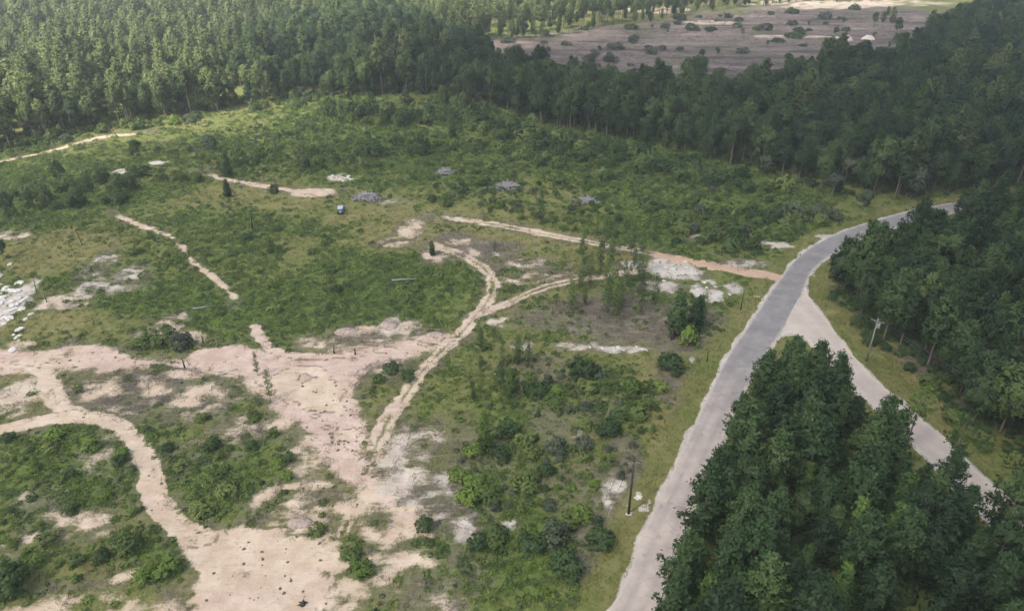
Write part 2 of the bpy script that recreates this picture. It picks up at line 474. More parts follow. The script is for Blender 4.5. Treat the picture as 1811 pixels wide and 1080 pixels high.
CLEARINGS = {  # polygons in photo, sand, pinkness
    'pink_pit': ([(-60, 610), (30, 614), (80, 622), (120, 613), (165, 610), (225, 620), (240, 633), (330, 634), (352, 618), (400, 604), (440, 608), (470, 618), (520, 628), (560, 622), (620, 610),
                  (700, 602), (770, 588), (800, 590), (806, 604), (760, 618), (715, 632), (660, 648), (635, 662), (622, 690), (636, 720), (648, 760), (652, 800), (668, 812), (652, 826), (690, 868), (740, 918),
                  (764, 950), (745, 950), (690, 900), (640, 856), (600, 836), (570, 806), (520, 757), (470, 702), (440, 680), (405, 664), (330, 650), (250, 652), (180, 662), (110, 650), (60, 655), (0, 664), (-60, 668)], 0.95, 0.75),
    'sand_floor': ([(440, 660), (500, 640), (570, 640), (600, 665), (612, 700), (640, 745), (655, 800), (630, 815), (570, 775), (520, 725), (470, 690)], 1.1, 0.28),
    'front_pit': ([(335, 965), (390, 932), (430, 938), (500, 952), (560, 960), (592, 972), (603, 1000), (585, 1050), (570, 1120), (320, 1130), (338, 1060), (362, 1010)], 1.15, 0.45),
    'near_bank': ([(-40, 1090), (40, 1064), (120, 1046), (180, 1040), (240, 1048), (300, 1058), (345, 1066), (340, 1130), (-40, 1130)], 0.66, 0.35),
}
PATCH = [  # cx, cy, rx, ry in photo px, sand, pink, grey  (broken pale soil and dead brush)
    (720, 795, 62, 75, .46, .15, .5), (705, 850, 70, 60, .48, .15, .5), (770, 880, 80, 55, .38, .1, .7), (700, 920, 80, 40, .52, .3, .4),
    (640, 885, 50, 45, .5, .3, .4), (720, 1000, 90, 45, .34, .25, .4), (600, 1050, 50, 40, .48, .25, .2), (830, 935, 60, 50, .32, .1, .6), (780, 1050, 60, 40, .28, .2, .5),
    (545, 800, 50, 60, .50, .3, .4), (510, 880, 80, 45, .46, .3, .4), (500, 740, 40, 40, .5, .4, .4), (30, 700, 55, 40, .52, .2, .3),
    (70, 690, 30, 60, .4, .3, .2), (240, 690, 110, 42, .46, .3, .8), (350, 700, 80, 40, .42, .25, .6), (420, 760, 60, 40, .30, .2, .4), (330, 660, 60, 14, .5, .5, .6),
    (130, 930, 90, 40, .45, .25, .4), (60, 880, 40, 30, .3, .2, .4), (190, 800, 50, 40, .33, .2, .4), (200, 1010, 60, 25, .42, .3, .2), (30, 960, 40, 30, .35, .2, .3),
    (14, 540, 32, 62, .82, .0, .2), (40, 610, 40, 12, .45, .3, .2), (100, 535, 60, 16, .42, .2, .3), (175, 470, 26, 34, .40, .1, .4), (225, 495, 40, 30, .42, .1, .5), (160, 510, 30, 25, .36, .1, .5),
    (20, 418, 60, 12, .42, .2, .2), (300, 575, 30, 26, .48, .2, .4), (260, 590, 30, 14, .42, .1, .4), (335, 595, 40, 16, .5, .25, .3),
    (650, 588, 70, 18, .46, .3, .7), (720, 580, 40, 18, .46, .2, .6), (690, 570, 22, 22, .5, .1, .4), (560, 600, 60, 14, .44, .5, .5),
    (725, 405, 26, 20, .55, .25, .5), (690, 428, 40, 10, .4, .25, .4), (810, 422, 34, 14, .40, .25, .6), (850, 440, 60, 18, .30, .2, .9), (770, 445, 30, 20, .4, .5, .6),
    (930, 465, 70, 14, .36, .2, .6), (960, 490, 60, 14, .40, .4, .6), (1130, 475, 60, 14, .55, .1, .3), (1195, 478, 46, 18, .74, .02, .2), (1170, 508, 44, 16, .46, .1, .5),
    (1250, 515, 40, 22, .58, .04, .3), (1300, 512, 34, 14, .5, .04, .2), (1335, 520, 14, 8, .6, .04, .1), (880, 570, 26, 10, .5, .15, .3), (925, 612, 30, 12, .44, .1, .3),
    (1010, 612, 40, 12, .52, .15, .5), (1060, 606, 30, 12, .46, .15, .6), (1110, 618, 70, 9, .56, .1, .5), (600, 312, 30, 10, .40, .1, .1), (700, 355, 50, 9, .3, .1, .2),
    (280, 290, 30, 5, .55, .1, .0), (215, 305, 16, 6, .6, .1, .0), (535, 920, 50, 18, .45, .35, .5), (680, 640, 40, 30, .35, .6, .6), (700, 720, 26, 22, .6, .65, .3),
    (1160, 850, 18, 60, .52, .05, .3), (1135, 890, 16, 24, .6, .05, .2), (1090, 880, 30, 60, .42, .05, .6), (1235, 690, 16, 40, .34, .1, .5), (1225, 640, 10, 10, .5, .1, .3),
    (1380, 435, 50, 8, .5, .05, .2), (1470, 418, 60, 5, .5, .05, .2), (1452, 500, 16, 22, .36, .05, .2), (1240, 420, 40, 8, .36, .1, .5), (1330, 468, 60, 10, .34, .05, .6),
    (555, 341, 44, 8, .72, .55, .2), (1500, 6, 220, 8, .55, .2, .0), (600, 745, 20, 50, .5, .4, .4), (905, 930, 26, 16, .4, .1, .4), (1000, 770, 40, 20, .25, .15, .4),
    (1260, 40, 60, 5, .6, .3, .0), (1400, 65, 80, 4, .6, .3, .0), (1150, 18, 90, 6, .6, .3, .0), (1450, 12, 90, 6, .55, .2, .0), (760, 22, 60, 8, .4, .2, .0),
]
GREY = [  # dead brush without much sand
    (1110, 560, 150, 42, .85), (1010, 560, 90, 30, .6), (1180, 600, 90, 26, .8), (1270, 590, 30, 80, .6), (1200, 720, 26, 120, .6), (1120, 860, 40, 120, .75), (1060, 980, 50, 70, .7),
    (870, 820, 90, 70, .45), (1010, 720, 100, 60, .35), (870, 440, 70, 20, .6), (950, 660, 90, 40, .4), (330, 800, 60, 40, .3), (230, 860, 60, 40, .35), (830, 980, 70, 60, .4), (980, 850, 80, 60, .35),
    (1060, 900, 40, 120, .5), (640, 650, 70, 40, .4), (940, 480, 80, 30, .4), (1620, 640, 60, 24, .9), (1700, 720, 40, 24, .8),
]
LUSH = [  # cx, cy, rx, ry, lushness to add
    (650, 500, 200, 70, .45), (330, 450, 150, 110, .35), (800, 250, 500, 70, .5), (1250, 340, 220, 70, .5), (150, 820, 180, 90, .45), (300, 970, 60, 60, .6), (430, 830, 110, 80, .35),
    (620, 1000, 60, 60, .3), (1080, 700, 110, 70, .45), (900, 750, 90, 90, .3), (50, 690, 60, 16, .5), (480, 545, 140, 40, .5), (150, 330, 180, 60, .4), (850, 860, 60, 40, .4), (930, 960, 90, 70, .3),
    (460, 350, 160, 25, -.55), (660, 385, 120, 16, -.5), (900, 420, 160, 22, -.55), (80, 440, 110, 40, -.3), (150, 575, 150, 25, -.5), (700, 420, 90, 30, -.45), (1060, 450, 120, 20, -.45), (1180, 760, 40, 200, -.3),
]
CUT = [(980, 88, 170, 30), (1150, 78, 240, 34), (1330, 65, 190, 48), (1480, 52, 150, 52), (1590, 38, 130, 36), (1300, 110, 90, 45), (1130, 110, 80, 40), (1040, 120, 60, 20)]

def axis(segments):
    out = []
    for a, b, s0, s1 in segments:
        x = a
        n = max(1, int(round((b - a) / ((s0 + s1) / 2))))
        w = np.linspace(s0, s1, n); w = w / w.sum() * (b - a)
        out += list(a + np.concatenate([[0], np.cumsum(w)[:-1]]))
    out.append(segments[-1][1])
    return np.array(out)
gx = axis([(-7000, -900, 900, 60), (-900, -400, 60, 7), (-400, -150, 7, 0.7), (-150, 125, 0.55, 0.55), (125, 420, 0.7, 7), (420, 900, 7, 60), (900, 7000, 60, 900)])
gy = axis([(-900, 20, 130, 6), (20, 50, 5, 0.6), (50, 165, 0.5, 0.55), (165, 330, 0.6, 1.2), (330, 700, 1.3, 5), (700, 1500, 6, 60), (1500, 12000, 80, 1300)])
X, Y = np.meshgrid(gx, gy)
X, Y = X.ravel(), Y.ravel()
NXg, NYg = len(gx), len(gy)

n1 = fbm(X, Y, 3.2, 21) - 0.5
n0 = vnoise(X * .6 + Y * .25, Y * 1.2 - X * .3, 1.5, 15) - 0.5
n2 = fbm(X, Y, 9.0, 41) - 0.5
n3 = fbm(X, Y, 28.0, 61) - 0.5
sand = np.zeros(X.shape); pink = np.zeros(X.shape); grey = np.zeros(X.shape); red = np.zeros(X.shape)
lush = 0.42 + 1.1 * n3 + 0.4 * n2
track_id = np.zeros(X.shape, int)
near = (np.abs(X) < 520) & (Y > 40) & (Y < 800)
ni = np.nonzero(near)[0]
xn, yn = X[ni], Y[ni]
def sub(c, r):                                     # indices near a feature
    return ni[(np.abs(xn - c[0]) < r[0]) & (np.abs(yn - c[1]) < r[1])]
def ell(cx, cy, rx, ry, idx_only=False):
    c = G(cx, cy)
    kx, ky = mpp(cy)
    ry_ = abs(G(cx, cy - ry)[1] - G(cx, cy + ry)[1]) / 2
    rx_ = rx * kx
    idx = sub(c, (rx_ * 1.7 + 3, ry_ * 1.7 + 3))
    d = np.sqrt(((X[idx] - c[0]) / rx_) ** 2 + ((Y[idx] - c[1]) / ry_) ** 2)
    return idx, d
for cx, cy, rx, ry, v in GREY:
    idx, d = ell(cx, cy, rx, ry)
    m = v * sstep(1.35, 0.55, d + 1.1 * n2[idx])
    grey[idx] = np.maximum(grey[idx], m)
for cx, cy, rx, ry, v in LUSH:
    idx, d = ell(cx, cy, rx, ry)
    lush[idx] += v * sstep(1.3, 0.6, d + 0.8 * n2[idx])
for cx, cy, rx, ry, s, p, g in PATCH:
    idx, d = ell(cx, cy, rx, ry)
    m = sstep(1.4, 0.5, d + 1.2 * n2[idx] + 0.6 * n1[idx])
    v = np.clip((s + .10) * m + (1.25 * n1[idx] + 0.5 * n2[idx] + .55 * n0[idx]) * m * (0.9 if s < .7 else .5), 0, 1.2)
    up = v > sand[idx]
    sand[idx] = np.where(up, v, sand[idx])
    pink[idx] = np.where(up, p, pink[idx])
    grey[idx] = np.maximum(grey[idx], g * sstep(1.5, 0.6, d + 0.9 * n2[idx]))
tid = 0
TNAMES = []
for nm, (poly, s, p) in CLEARINGS.items():
    tid += 1
    TNAMES.append(nm)
    pw = GP(poly)
    lo, hi = pw.min(0) - 6, pw.max(0) + 6
    idx = ni[(xn > lo[0]) & (xn < hi[0]) & (yn > lo[1]) & (yn < hi[1])]
    sd = poly_sd(pw, X[idx], Y[idx]) + 5.0 * n1[idx] + 4.5 * n2[idx] + 1.6 * n0[idx]
    m = sstep(2.2, -1.8, sd)
    v = m * (s + (0.55 if s > 1 else 1.2) * n1[idx] + (0.0 if s > 1 else 0.8) * n2[idx] + (0 if s > 1 else .45) * n0[idx])
    up = v > sand[idx] * 0.999
    sand[idx] = np.where(up, v, sand[idx])
    k = np.clip(p + 1.3 * n2[idx], .26, 1)
    pink[idx] = np.where(up, k, pink[idx])
    grey[idx] = np.maximum(grey[idx], 0.6 * sstep(4.0, 0.0, sd) * (1 - m))
    track_id[idx] = np.where((m > 0.55) & up & (v > 0.6), tid, track_id[idx])
for nm, (pts, w, s, p, rd, wn_) in TRACKS.items():
    tid += 1
    TNAMES.append(nm)
    pw = smooth(GP(pts))
    lo, hi = pw.min(0) - 8, pw.max(0) + 8
    idx = ni[(xn > lo[0]) & (xn < hi[0]) & (yn > lo[1]) & (yn < hi[1])]
    d, arc = line_d(pw, X[idx], Y[idx])
    ww = w / 2 * (1 + wn_ * 1.1 * n2[idx])
    dd = d + n1[idx] * 1.6 * (0.35 + wn_) + n0[idx] * .7
    ends = (1.0 if nm == 'driveway_pale' else sstep(0, 7, arc)) * sstep(0, 7, arc.max() - arc) if nm in ('bank_trail', 'driveway_pale', 'far_wash', 'back_trail', 'link_trail') else 1.0
    m = sstep(ww + 0.75, ww - 0.5, dd) * ends
    core = s
    if nm in ('yard_track', 'driveway_pale', 'ridge_trail', 'pit_link', 'fork_trail'):   # twin wheel ruts, weeds between
        core = s - 0.42 * np.exp(-(d / (0.16 * w)) ** 2) * (0.5 + vnoise(X[idx], Y[idx], 7, 77))
    v = m * (core + 0.35 * n1[idx])
    up = v > sand[idx] * 0.999
    sand[idx] = np.where(up, v, sand[idx])
    pink[idx] = np.where(up, np.clip(p + 1.0 * n2[idx], min(p, .24), 1), pink[idx])
    red[idx] = np.maximum(red[idx], rd * m)
    grey[idx] = np.maximum(grey[idx], 0.45 * sstep(w + 1.5, w * 0.5, d + 2 * n1[idx]) * (1 - m) * (rd < .5))
    track_id[idx] = np.where((m > 0.5) & up & (v > 0.5), tid, track_id[idx])
# rills washed into the bare ground
rn = vnoise(X * .55 + Y * .2, Y * .8 - X * .25, 5.0, 33) + .35 * (vnoise(X, Y, 2.0, 35) - .5)
rill = np.exp(-((rn - .5) / .04) ** 2) * ((track_id > 0) & (track_id <= len(CLEARINGS)) & (red < .1))
sand -= .34 * rill * vnoise(X, Y, 9, 37)
# wheel ruts over the bare flats
for ru in ([(300, 915), (360, 955), (440, 1000), (520, 1100)], [(330, 940), (420, 975), (540, 990), (600, 958)], [(-20, 628), (120, 632), (300, 642), (450, 655), (560, 705), (645, 805)],
           [(470, 612), (520, 680), (600, 775), (665, 835)], [(800, 598), (700, 612), (600, 618), (500, 640), (430, 655)], [(400, 1100), (430, 1010), (400, 960), (340, 945)], [(238, 772), (262, 820), (272, 862), (300, 915), (350, 952)], [(-20, 768), (100, 741), (180, 742), (238, 772)]):
    pw = smooth(GP(ru))
    lo, hi = pw.min(0) - 3, pw.max(0) + 3
    idx = ni[(xn > lo[0]) & (xn < hi[0]) & (yn > lo[1]) & (yn < hi[1])]
    d, _ = line_d(pw, X[idx], Y[idx])
    g = np.exp(-((d - .85) / .3) ** 2) * (track_id[idx] > 0)
    sand[idx] -= .30 * g * (.3 + vnoise(X[idx], Y[idx], 6, 39))
    rill[idx] = np.maximum(rill[idx], .6 * g)
# the felled clearing far beyond the wood
cutm = np.zeros(X.shape)
for cx, cy, rx, ry in CUT:
    idx, d = ell(cx, cy, rx, ry)
    cutm[idx] = np.maximum(cutm[idx], sstep(1.2, 0.8, d + 0.7 * n3[idx]))
# verges
rd_l, _ = line_d(rl, xn, yn)
rd_r, _ = line_d(rr, xn, yn)
sd_road = poly_sd(road_poly, xn, yn)
sd_grav = poly_sd(grav_poly, xn, yn)
sdm = np.minimum(sd_road, sd_grav)
verge = np.zeros(X.shape)
vg = sstep(6.0, 3.6, sdm + 2.6 * n2[ni]) * sstep(-0.5, 0.6, sdm)
vg = np.maximum(vg, sstep(11.0, 7.5, sd_grav + 3 * n2[ni]) * (xn > 38) * sstep(-0.5, 0.6, sdm))
verge[ni] = vg
sand[ni] = sand[ni] * (1 - vg * (sand[ni] < 0.7))
grey[ni] = grey[ni] * (1 - 0.85 * vg)
lush[ni] = lush[ni] * (1 - vg) + vg * (0.25 + 1.2 * n2[ni])
edge = sstep(1.0, 0.15, sdm + 1.4 * n1[ni])
sand[ni] = np.maximum(sand[ni], 0.85 * edge)
roadm = np.zeros(X.shape); roadm[ni] = sstep(1.5, 0.0, sdm)
cutm *= (1 - sand.clip(0, 1) * 0.7)
sand = sand.clip(0, 1.2); lush = lush.clip(0, 1); grey = grey.clip(0, 1)
micro = (0.30 * n1 + 0.12 * (vnoise(X, Y, 1.1, 91) - 0.5)) * (1 - roadm) * np.where(track_id > 0, 0.45, 1.0)
Z = hz(X, Y) + micro
# hummocks of earth along the broken ground
Z += 0.45 * np.clip(n2 * 2, -0.2, 1) * np.clip(grey, 0, 1) * (1 - roadm) * (track_id == 0)
Z -= .14 * rill
cover = np.stack([sand.clip(0, 1), pink, grey], 1)
vegat = np.stack([lush, red, cutm], 1)
i0 = (np.arange(NYg - 1)[:, None] * NXg + np.arange(NXg - 1)[None, :]).ravel()
QF = np.stack([i0, i0 + 1, i0 + NXg + 1, i0 + NXg], 1)
gme = mk_mesh("ground", np.stack([X, Y, Z], 1), QF, [M['ground']], {"cover": cover, "veg": vegat})
gme.polygons.foreach_set("use_smooth", [True] * len(gme.polygons))
ground = tag(ob("ground", gme), "open field of scrub, grass and broken pale soil", kind="structure")
# each worn track is its own sheet on the ground
TLAB = {'pink_pit': 'wide pink worn-down sand flat with side strips', 'sand_floor': 'smooth tan sand floor inside the pink flat', 'front_pit': 'pale bare sand turnaround at the end of the loop track',
        'near_bank': 'broken sandy bank beside the turnaround', 'driveway_red': 'red clay driveway joining the paved road', 'driveway_pale': 'pale two-rut drive crossing the olive grass',
        'far_wash': 'pale sand wash beside the parked vehicle', 'bank_trail': 'narrow winding eroded trail in the green scrub', 'ridge_trail': 'two-rut trail climbing from the pink flat',
        'fork_trail': 'pinkish trail forking towards the white sand', 'link_trail': 'short link of bare soil between the two trails', 'yard_track': 'two-rut track dropping from the pink flat to the loop track',
        'loop_track': 'smooth curving sand track through the low green scrub', 'pit_link': 'faint rut running up from the sand turnaround', 'back_trail': 'pale trail along the foot of the far pines', 'curl_trail': 'thin curling trail above the sand floor'}
tf = track_id[QF]
Zt = Z + 0.03
for k, nm in enumerate(TNAMES, 1):
    sel = (tf == k).sum(1) >= 2
    if sel.sum() < 4:
        continue
    F = QF[sel]
    used, inv = np.unique(F, return_inverse=True)
    me = mk_mesh("dirt_track", np.stack([X[used], Y[used], Zt[used]], 1), inv.reshape(F.shape), [M['ground']], {"cover": cover[used], "veg": vegat[used]})
    me.polygons.foreach_set("use_smooth", [True] * len(me.polygons))
    tag(ob("dirt_track", me), TLAB[nm], kind="structure")

def strip(name, L, R, mat, label, dustf, lift, cols=15):
    def resample(p, n):
        s = np.concatenate([[0], np.cumsum(np.hypot(*np.diff(p, axis=0).T))])
        t = np.linspace(0, s[-1], n)
        return np.stack([np.interp(t, s, p[:, 0]), np.interp(t, s, p[:, 1])], 1)
    n = 420
    L, R = resample(L, n), resample(R, n)
    u = np.linspace(0, 1, cols)
    P = L[:, None] * (1 - u)[None, :, None] + R[:, None] * u[None, :, None]
    # ragged pavement edge
    jag = (fbm(P[:, 0, 0], P[:, 0, 1], 2.2, 5) - 0.5) * 0.9
    jag2 = (fbm(P[:, -1, 0], P[:, -1, 1], 2.2, 9) - 0.5) * 0.9
    dvec = (R - L) / np.linalg.norm(R - L, axis=1)[:, None]
    P[:, 0] += dvec * jag[:, None]; P[:, -1] += dvec * jag2[:, None]
    V = P.reshape(-1, 2)
    uu = np.tile(u, n)
    crown_ = 0.05 * (1 - (2 * uu - 1) ** 2)
    z = hz(V[:, 0], V[:, 1]) + lift + crown_
    i0 = (np.arange(n - 1)[:, None] * cols + np.arange(cols - 1)[None, :]).ravel()
    F = np.stack([i0, i0 + 1, i0 + cols + 1, i0 + cols], 1)
    tr = np.exp(-((np.abs(uu - 0.5) - 0.2) / 0.08) ** 2)
    wear = np.stack([np.abs(2 * uu - 1), dustf(V[:, 0], V[:, 1]), tr], 1)
    me = mk_mesh(name, np.column_stack([V, z]), F, [mat], {"wear": wear})
    me.polygons.foreach_set("use_smooth", [True] * len(me.polygons))
    return tag(ob(name, me), label, kind="structure")
yj = G(1400, 600)[1]
strip("paved_road", rl, rr, M['asphalt'], "narrow worn grey road curving past the field", lambda x, y: sstep(yj + 6, yj - 45, y) * 0.85 + 0.05, 0.10)
strip("gravel_road", gl, gr, M['gravel'], "pale gravel side road leaving the paved bend", lambda x, y: 0.5 + 0 * x, 0.075)

# ------------------------------------------------------------------ foliage meshes
def tris_mesh(P, A, B):
    V = np.stack([P, P + A, P + B], 1).reshape(-1, 3)
    F = np.arange(len(V)).reshape(-1, 3)
    return V, F
def unit(v):
    return v / np.maximum(np.linalg.norm(v, axis=1), 1e-6)[:, None]
def leaf_cloud(centres, outward, n, spread, size, rng, flat=0.5):
    """n leaf faces round each centre, facing loosely outward"""
    C = np.repeat(centres, n, 0)
    O = np.repeat(outward, n, 0)
    P = C + rng.normal(0, 1, C.shape) * spread
    nrm = unit(O * flat + rng.normal(0, 1, C.shape) * (1 - flat) * 1.2 + np.array([0, 0, .25]))
    t = unit(np.cross(nrm, rng.normal(0, 1, C.shape)))
    b = np.cross(nrm, t)
    s = size * rng.uniform(.6, 1.35, (len(C), 1))
    return tris_mesh(P - (t + b) * s * .4, t * s, (t * .35 + b) * s)
def needle_cloud(centres, outward, n, length, width, rng):
    C = np.repeat(centres, n, 0)
    O = np.repeat(outward, n, 0)
    d = unit(O * 0.7 + rng.normal(0, 1, C.shape) * .75 + np.array([0, 0, .35]))
    sd = unit(np.cross(d, rng.normal(0, 1, C.shape))) * width
    L = length * rng.uniform(.6, 1.3, (len(C), 1))
    P = C + rng.normal(0, .12, C.shape)
    return tris_mesh(P, d * L + sd * .5, sd)
def crown_mesh(name, V, F, mat, centre, radii, k=.75):
    """leaf faces whose shading follows the rounded mass they belong to"""
    T = V[F]
    mid = T.mean(1)
    g = unit(np.cross(T[:, 1] - T[:, 0], T[:, 2] - T[:, 0]))
    o = unit((mid - centre) / np.asarray(radii) + np.array([0, 0, .12]))
    flip = (g * o).sum(1) < 0
    F = F.copy()
    F[flip] = F[flip][:, [0, 2, 1]]
    g[flip] *= -1
    n = unit(o * k + g * (1 - k))
    me = mk_mesh(name, V, F, [mat])
    me.polygons.foreach_set("use_smooth", [True] * len(me.polygons))
    vn = np.zeros(V.shape)
    vn[F.ravel()] = np.repeat(n, 3, 0)
    me.normals_split_custom_set_from_vertices(vn.tolist())
    return me
def join(parts):
    V, F, n = [], [], 0
    for v, f in parts:
        V.append(v); F.append(f + n); n += len(v)
    return np.vstack(V), np.vstack(F)
def pine_crown(seed, H, R, start, mat, whorls=10, dens=1.0, leaf=.5, top=1.0, nl=13, nn=13, rnd=1.5):
    rng = np.random.default_rng(seed)
    C, O = [], []
    lean = rng.normal(0, .25, 2)
    for w in range(whorls):
        t = (w + rng.uniform(-.25, .25)) / (whorls - 1)
        t = min(max(t, 0), 1)
        z = H * (start + (1 - start) * t * .97)
        r = R * max(.16, (1 - t ** rnd * top)) ** .8 * (.6 + .4 * min(1, t / .22)) * rng.uniform(.8, 1.15)
        nb = int(round((7 - 3 * t) * dens))
        a0 = rng.uniform(0, 6.28)
        for b in range(max(3, nb)):
            a = a0 + 6.283 * b / max(3, nb) + rng.normal(0, .25)
            rr_ = r * rng.uniform(.65, 1.2)
            for f in ((.4, .72, 1.0) if rr_ > 1.1 else (.55, 1.0)):
                C.append((math.cos(a) * rr_ * f + lean[0] * t, math.sin(a) * rr_ * f + lean[1] * t, z + rr_ * f * (.10 + .35 * t) + rng.normal(0, .18)))
                O.append((math.cos(a) * .8, math.sin(a) * .8, .55))
    C.append((lean[0], lean[1], H)); O.append((0, 0, 1))
    C, O = np.array(C), unit(np.array(O))
    V, F = join([leaf_cloud(C, O, nl, .27, leaf, rng, .5), needle_cloud(C, O, nn, .6, .10 if nn > 5 else .06, rng)])
    return crown_mesh("pine_crown", V, F, mat, np.array([lean[0] * .4, lean[1] * .4, H * (start + (1 - start) * .35)]), (R, R, H * (1 - start) * .6), .6)
def trunk_mesh(seed, H, r, mat, limbs=5, R=2.0, start=.45, top=.93):
    rng = random.Random(seed)
    mb = MB()
    bx, by = rng.uniform(-.25, .25), rng.uniform(-.25, .25)
    P = [(bx * (t ** 2), by * (t ** 2), H * top * t - (.25 if t == 0 else 0)) for t in (0, .08, .3, .6, 1)]
    mb.tube(P, [r * 1.35, r, r * .85, r * .6, r * .18], 7)
    for k in range(limbs):
        t = start + (.85 - start) * (k + .5) / limbs
        a = rng.uniform(0, 6.28)
        L = R * rng.uniform(.5, .85) * (1 - .5 * t)
        z = H * top * t
        mb.tube([(bx * t * t, by * t * t, z), (math.cos(a) * L * .5, math.sin(a) * L * .5, z + L * .2), (math.cos(a) * L, math.sin(a) * L, z + L * .5)], [r * .35, r * .22, r * .08], 4)
    return mb.mesh("trunk", mat, True)
def broad_crown(seed, H, R, base, mat, lobes=18, n=8, leaf=.55):
    rng = np.random.default_rng(seed)
    hc = (H - base) / 2
    d = unit(rng.normal(0, 1, (lobes, 3)) + np.array([0, 0, .35]))
    lob = d * np.array([R * .68, R * .68, hc * .72]) * rng.uniform(.7, 1.1, (lobes, 1)) + np.array([0, 0, base + hc])
    lr = R * rng.uniform(.30, .48, (lobes, 1))
    k = 16
    dd = unit(rng.normal(0, 1, (lobes * k, 3)) + np.repeat(d, k, 0) * .6 + np.array([0, 0, .3]))
    C = np.repeat(lob, k, 0) + dd * np.repeat(lr, k, 0) * rng.uniform(.75, 1.05, (lobes * k, 1))
    V, F = leaf_cloud(C, dd, n, R * .075, leaf, rng, .6)
    # each lobe shades as its own rounded mass
    return crown_mesh("crown", V, F, mat, np.repeat(np.repeat(lob * .6 + np.array([0, 0, base + hc]) * .4, k, 0), n, 0), (R, R, hc), .7)
def bush_mesh(seed, R, H, mat, lobes=12, n=10, leaf=.23, name="foliage"):
    rng = np.random.default_rng(seed)
    d = unit(rng.normal(0, 1, (lobes, 3)) * np.array([1, 1, .7]) + np.array([0, 0, .45]))
    lob = d * np.array([R * .62, R * .62, H * .5]) * rng.uniform(.6, 1.15, (lobes, 1)) + np.array([0, 0, H * .32])
    k = 12
    dd = unit(rng.normal(0, 1, (lobes * k, 3)) + np.repeat(d, k, 0) * .5 + np.array([0, 0, .4]))
    lr = np.repeat(R * rng.uniform(.28, .46, (lobes, 1)), k, 0)
    C = np.repeat(lob, k, 0) + dd * lr * np.array([1, 1, min(1.3, H / R)])
    C[:, 2] = np.maximum(C[:, 2], .05)
    V, F = leaf_cloud(C, dd, n, R * .06, leaf, rng, .55)
    return crown_mesh(name, V, F, mat, np.repeat(np.repeat(lob * .6, k, 0), n, 0), (R, R, H * .8), .65)
def low_clump(seed, R, H, mat, n=70, leaf=.22):
    rng = np.random.default_rng(seed)
    d = unit(rng.normal(0, 1, (n, 3)) * np.array([1, 1, .6]) + np.array([0, 0, .5]))
    d[:, 2] = np.abs(d[:, 2])
    C = d * np.array([R, R, H]) * rng.uniform(.55, 1.1, (n, 1))
    V, F = leaf_cloud(C, d, 1, .03, leaf, rng, .45)
    return mk_mesh("low_clump", V, F, [mat])
def tuft(seed, H, mat, n=26, R=.35, w=.07):
    rng = np.random.default_rng(seed)
    P = np.column_stack([rng.normal(0, R, (n, 2)), np.zeros(n)])
    d = unit(np.column_stack([rng.normal(0, .5, (n, 2)), np.ones(n)])) * H * rng.uniform(.5, 1.2, (n, 1))
    sd = unit(np.column_stack([rng.normal(0, 1, (n, 2)), np.zeros(n)])) * w
    V, F = tris_mesh(P, d, sd)
    return mk_mesh("tuft", V, F, [mat])
def twig_pile(seed, R, H, mat, n=30, w=.05):
    rng = np.random.default_rng(seed)
    P = np.column_stack([rng.normal(0, R * .6, (n, 2)), rng.uniform(0, H * .5, n)])
    d = unit(rng.normal(0, 1, (n, 3)) * np.array([1, 1, .55])) * R * rng.uniform(.5, 1.5, (n, 1))
    d[:, 2] = np.abs(d[:, 2])
    sd = unit(np.cross(d, rng.normal(0, 1, (n, 3)))) * w
    V, F = tris_mesh(P, d, sd)
    return mk_mesh("twigs", V, F, [mat])

PINE = []        # (crown mesh, trunk mesh)
for k in range(7):
    H = 12.5 + k % 3 * .8
    PINE.append((pine_crown(100 + k, H, 2.55 + .2 * (k % 4), .30 + .05 * (k % 3), M['pine'], 11, 1.0, .36, 1.0, 14, 14, 1.5 + .45 * (k % 3)), trunk_mesh(200 + k, H, .17, M['bark'], 5, 2.2, .3)))
LIME = []
for k in range(4):
    H = 9.5 + k * .6
    LIME.append((pine_crown(140 + k, H, 1.7, .16, M['pine_lime'], 12, .95, .34, 1.05), trunk_mesh(240 + k, H, .13, M['bark'], 4, 1.6, .2)))
TALL = []        # open pines with long bare trunks
for k in range(5):
    H = 17 + k % 3
    TALL.append((pine_crown(160 + k, H, 3.2, .48, M['pine_far'], 9, 1.1, .5, .92, 14, 10, 2.6), trunk_mesh(260 + k, H, .20, M['bark'], 6, 2.6, .45)))
OPEN = [(pine_crown(170 + k, 17, 3.0, .6, M['pine_lime'], 6, .8, .4, .9, 7, 10, 2.4), trunk_mesh(270 + k, 17, .2, M['bark'], 6, 2.6, .5)) for k in range(2)]
BROAD = []
for k in range(5):
    H = 12 + 1.1 * k
    BROAD.append((broad_crown(180 + k, H, 3.1 + .2 * k, 3.0, M['broad'], 19, 14, .37), trunk_mesh(280 + k, H, .2, M['bark'], 5, 3, .3, .8)))
BROADL = [(broad_crown(185 + k, 11.5 + k, 2.7 + .3 * k, 2.6, M['broad_light'], 16, 14, .36), trunk_mesh(285 + k, 11.5 + k, .18, M['bark'], 5, 3, .3, .8)) for k in range(3)]
GREYB = [(broad_crown(190 + k, 8.5, 2.8, 1.6, M['grey_leaf'], 15, 8), trunk_mesh(290 + k, 8.5, .16, M['bark'], 5, 3, .3, .8)) for k in range(2)]
PALEB = [(broad_crown(195, 8.5, 2.4, 2.2, M['pale_leaf'], 10, 6), trunk_mesh(295, 8.5, .16, M['bark'], 5, 3, .3, .8))]
SAPL = []        # thin open young pines of the field
for k in range(5):
    H = 6.0 + .5 * k
    SAPL.append((pine_crown(300 + k, H, .85 + .08 * k, .22, M['shrub'] if k % 2 else M['shrub_dark'], 9, .65, .26, 1.0, 5, 5), trunk_mesh(310 + k, H, .07, M['bark'], 3, .8, .25)))
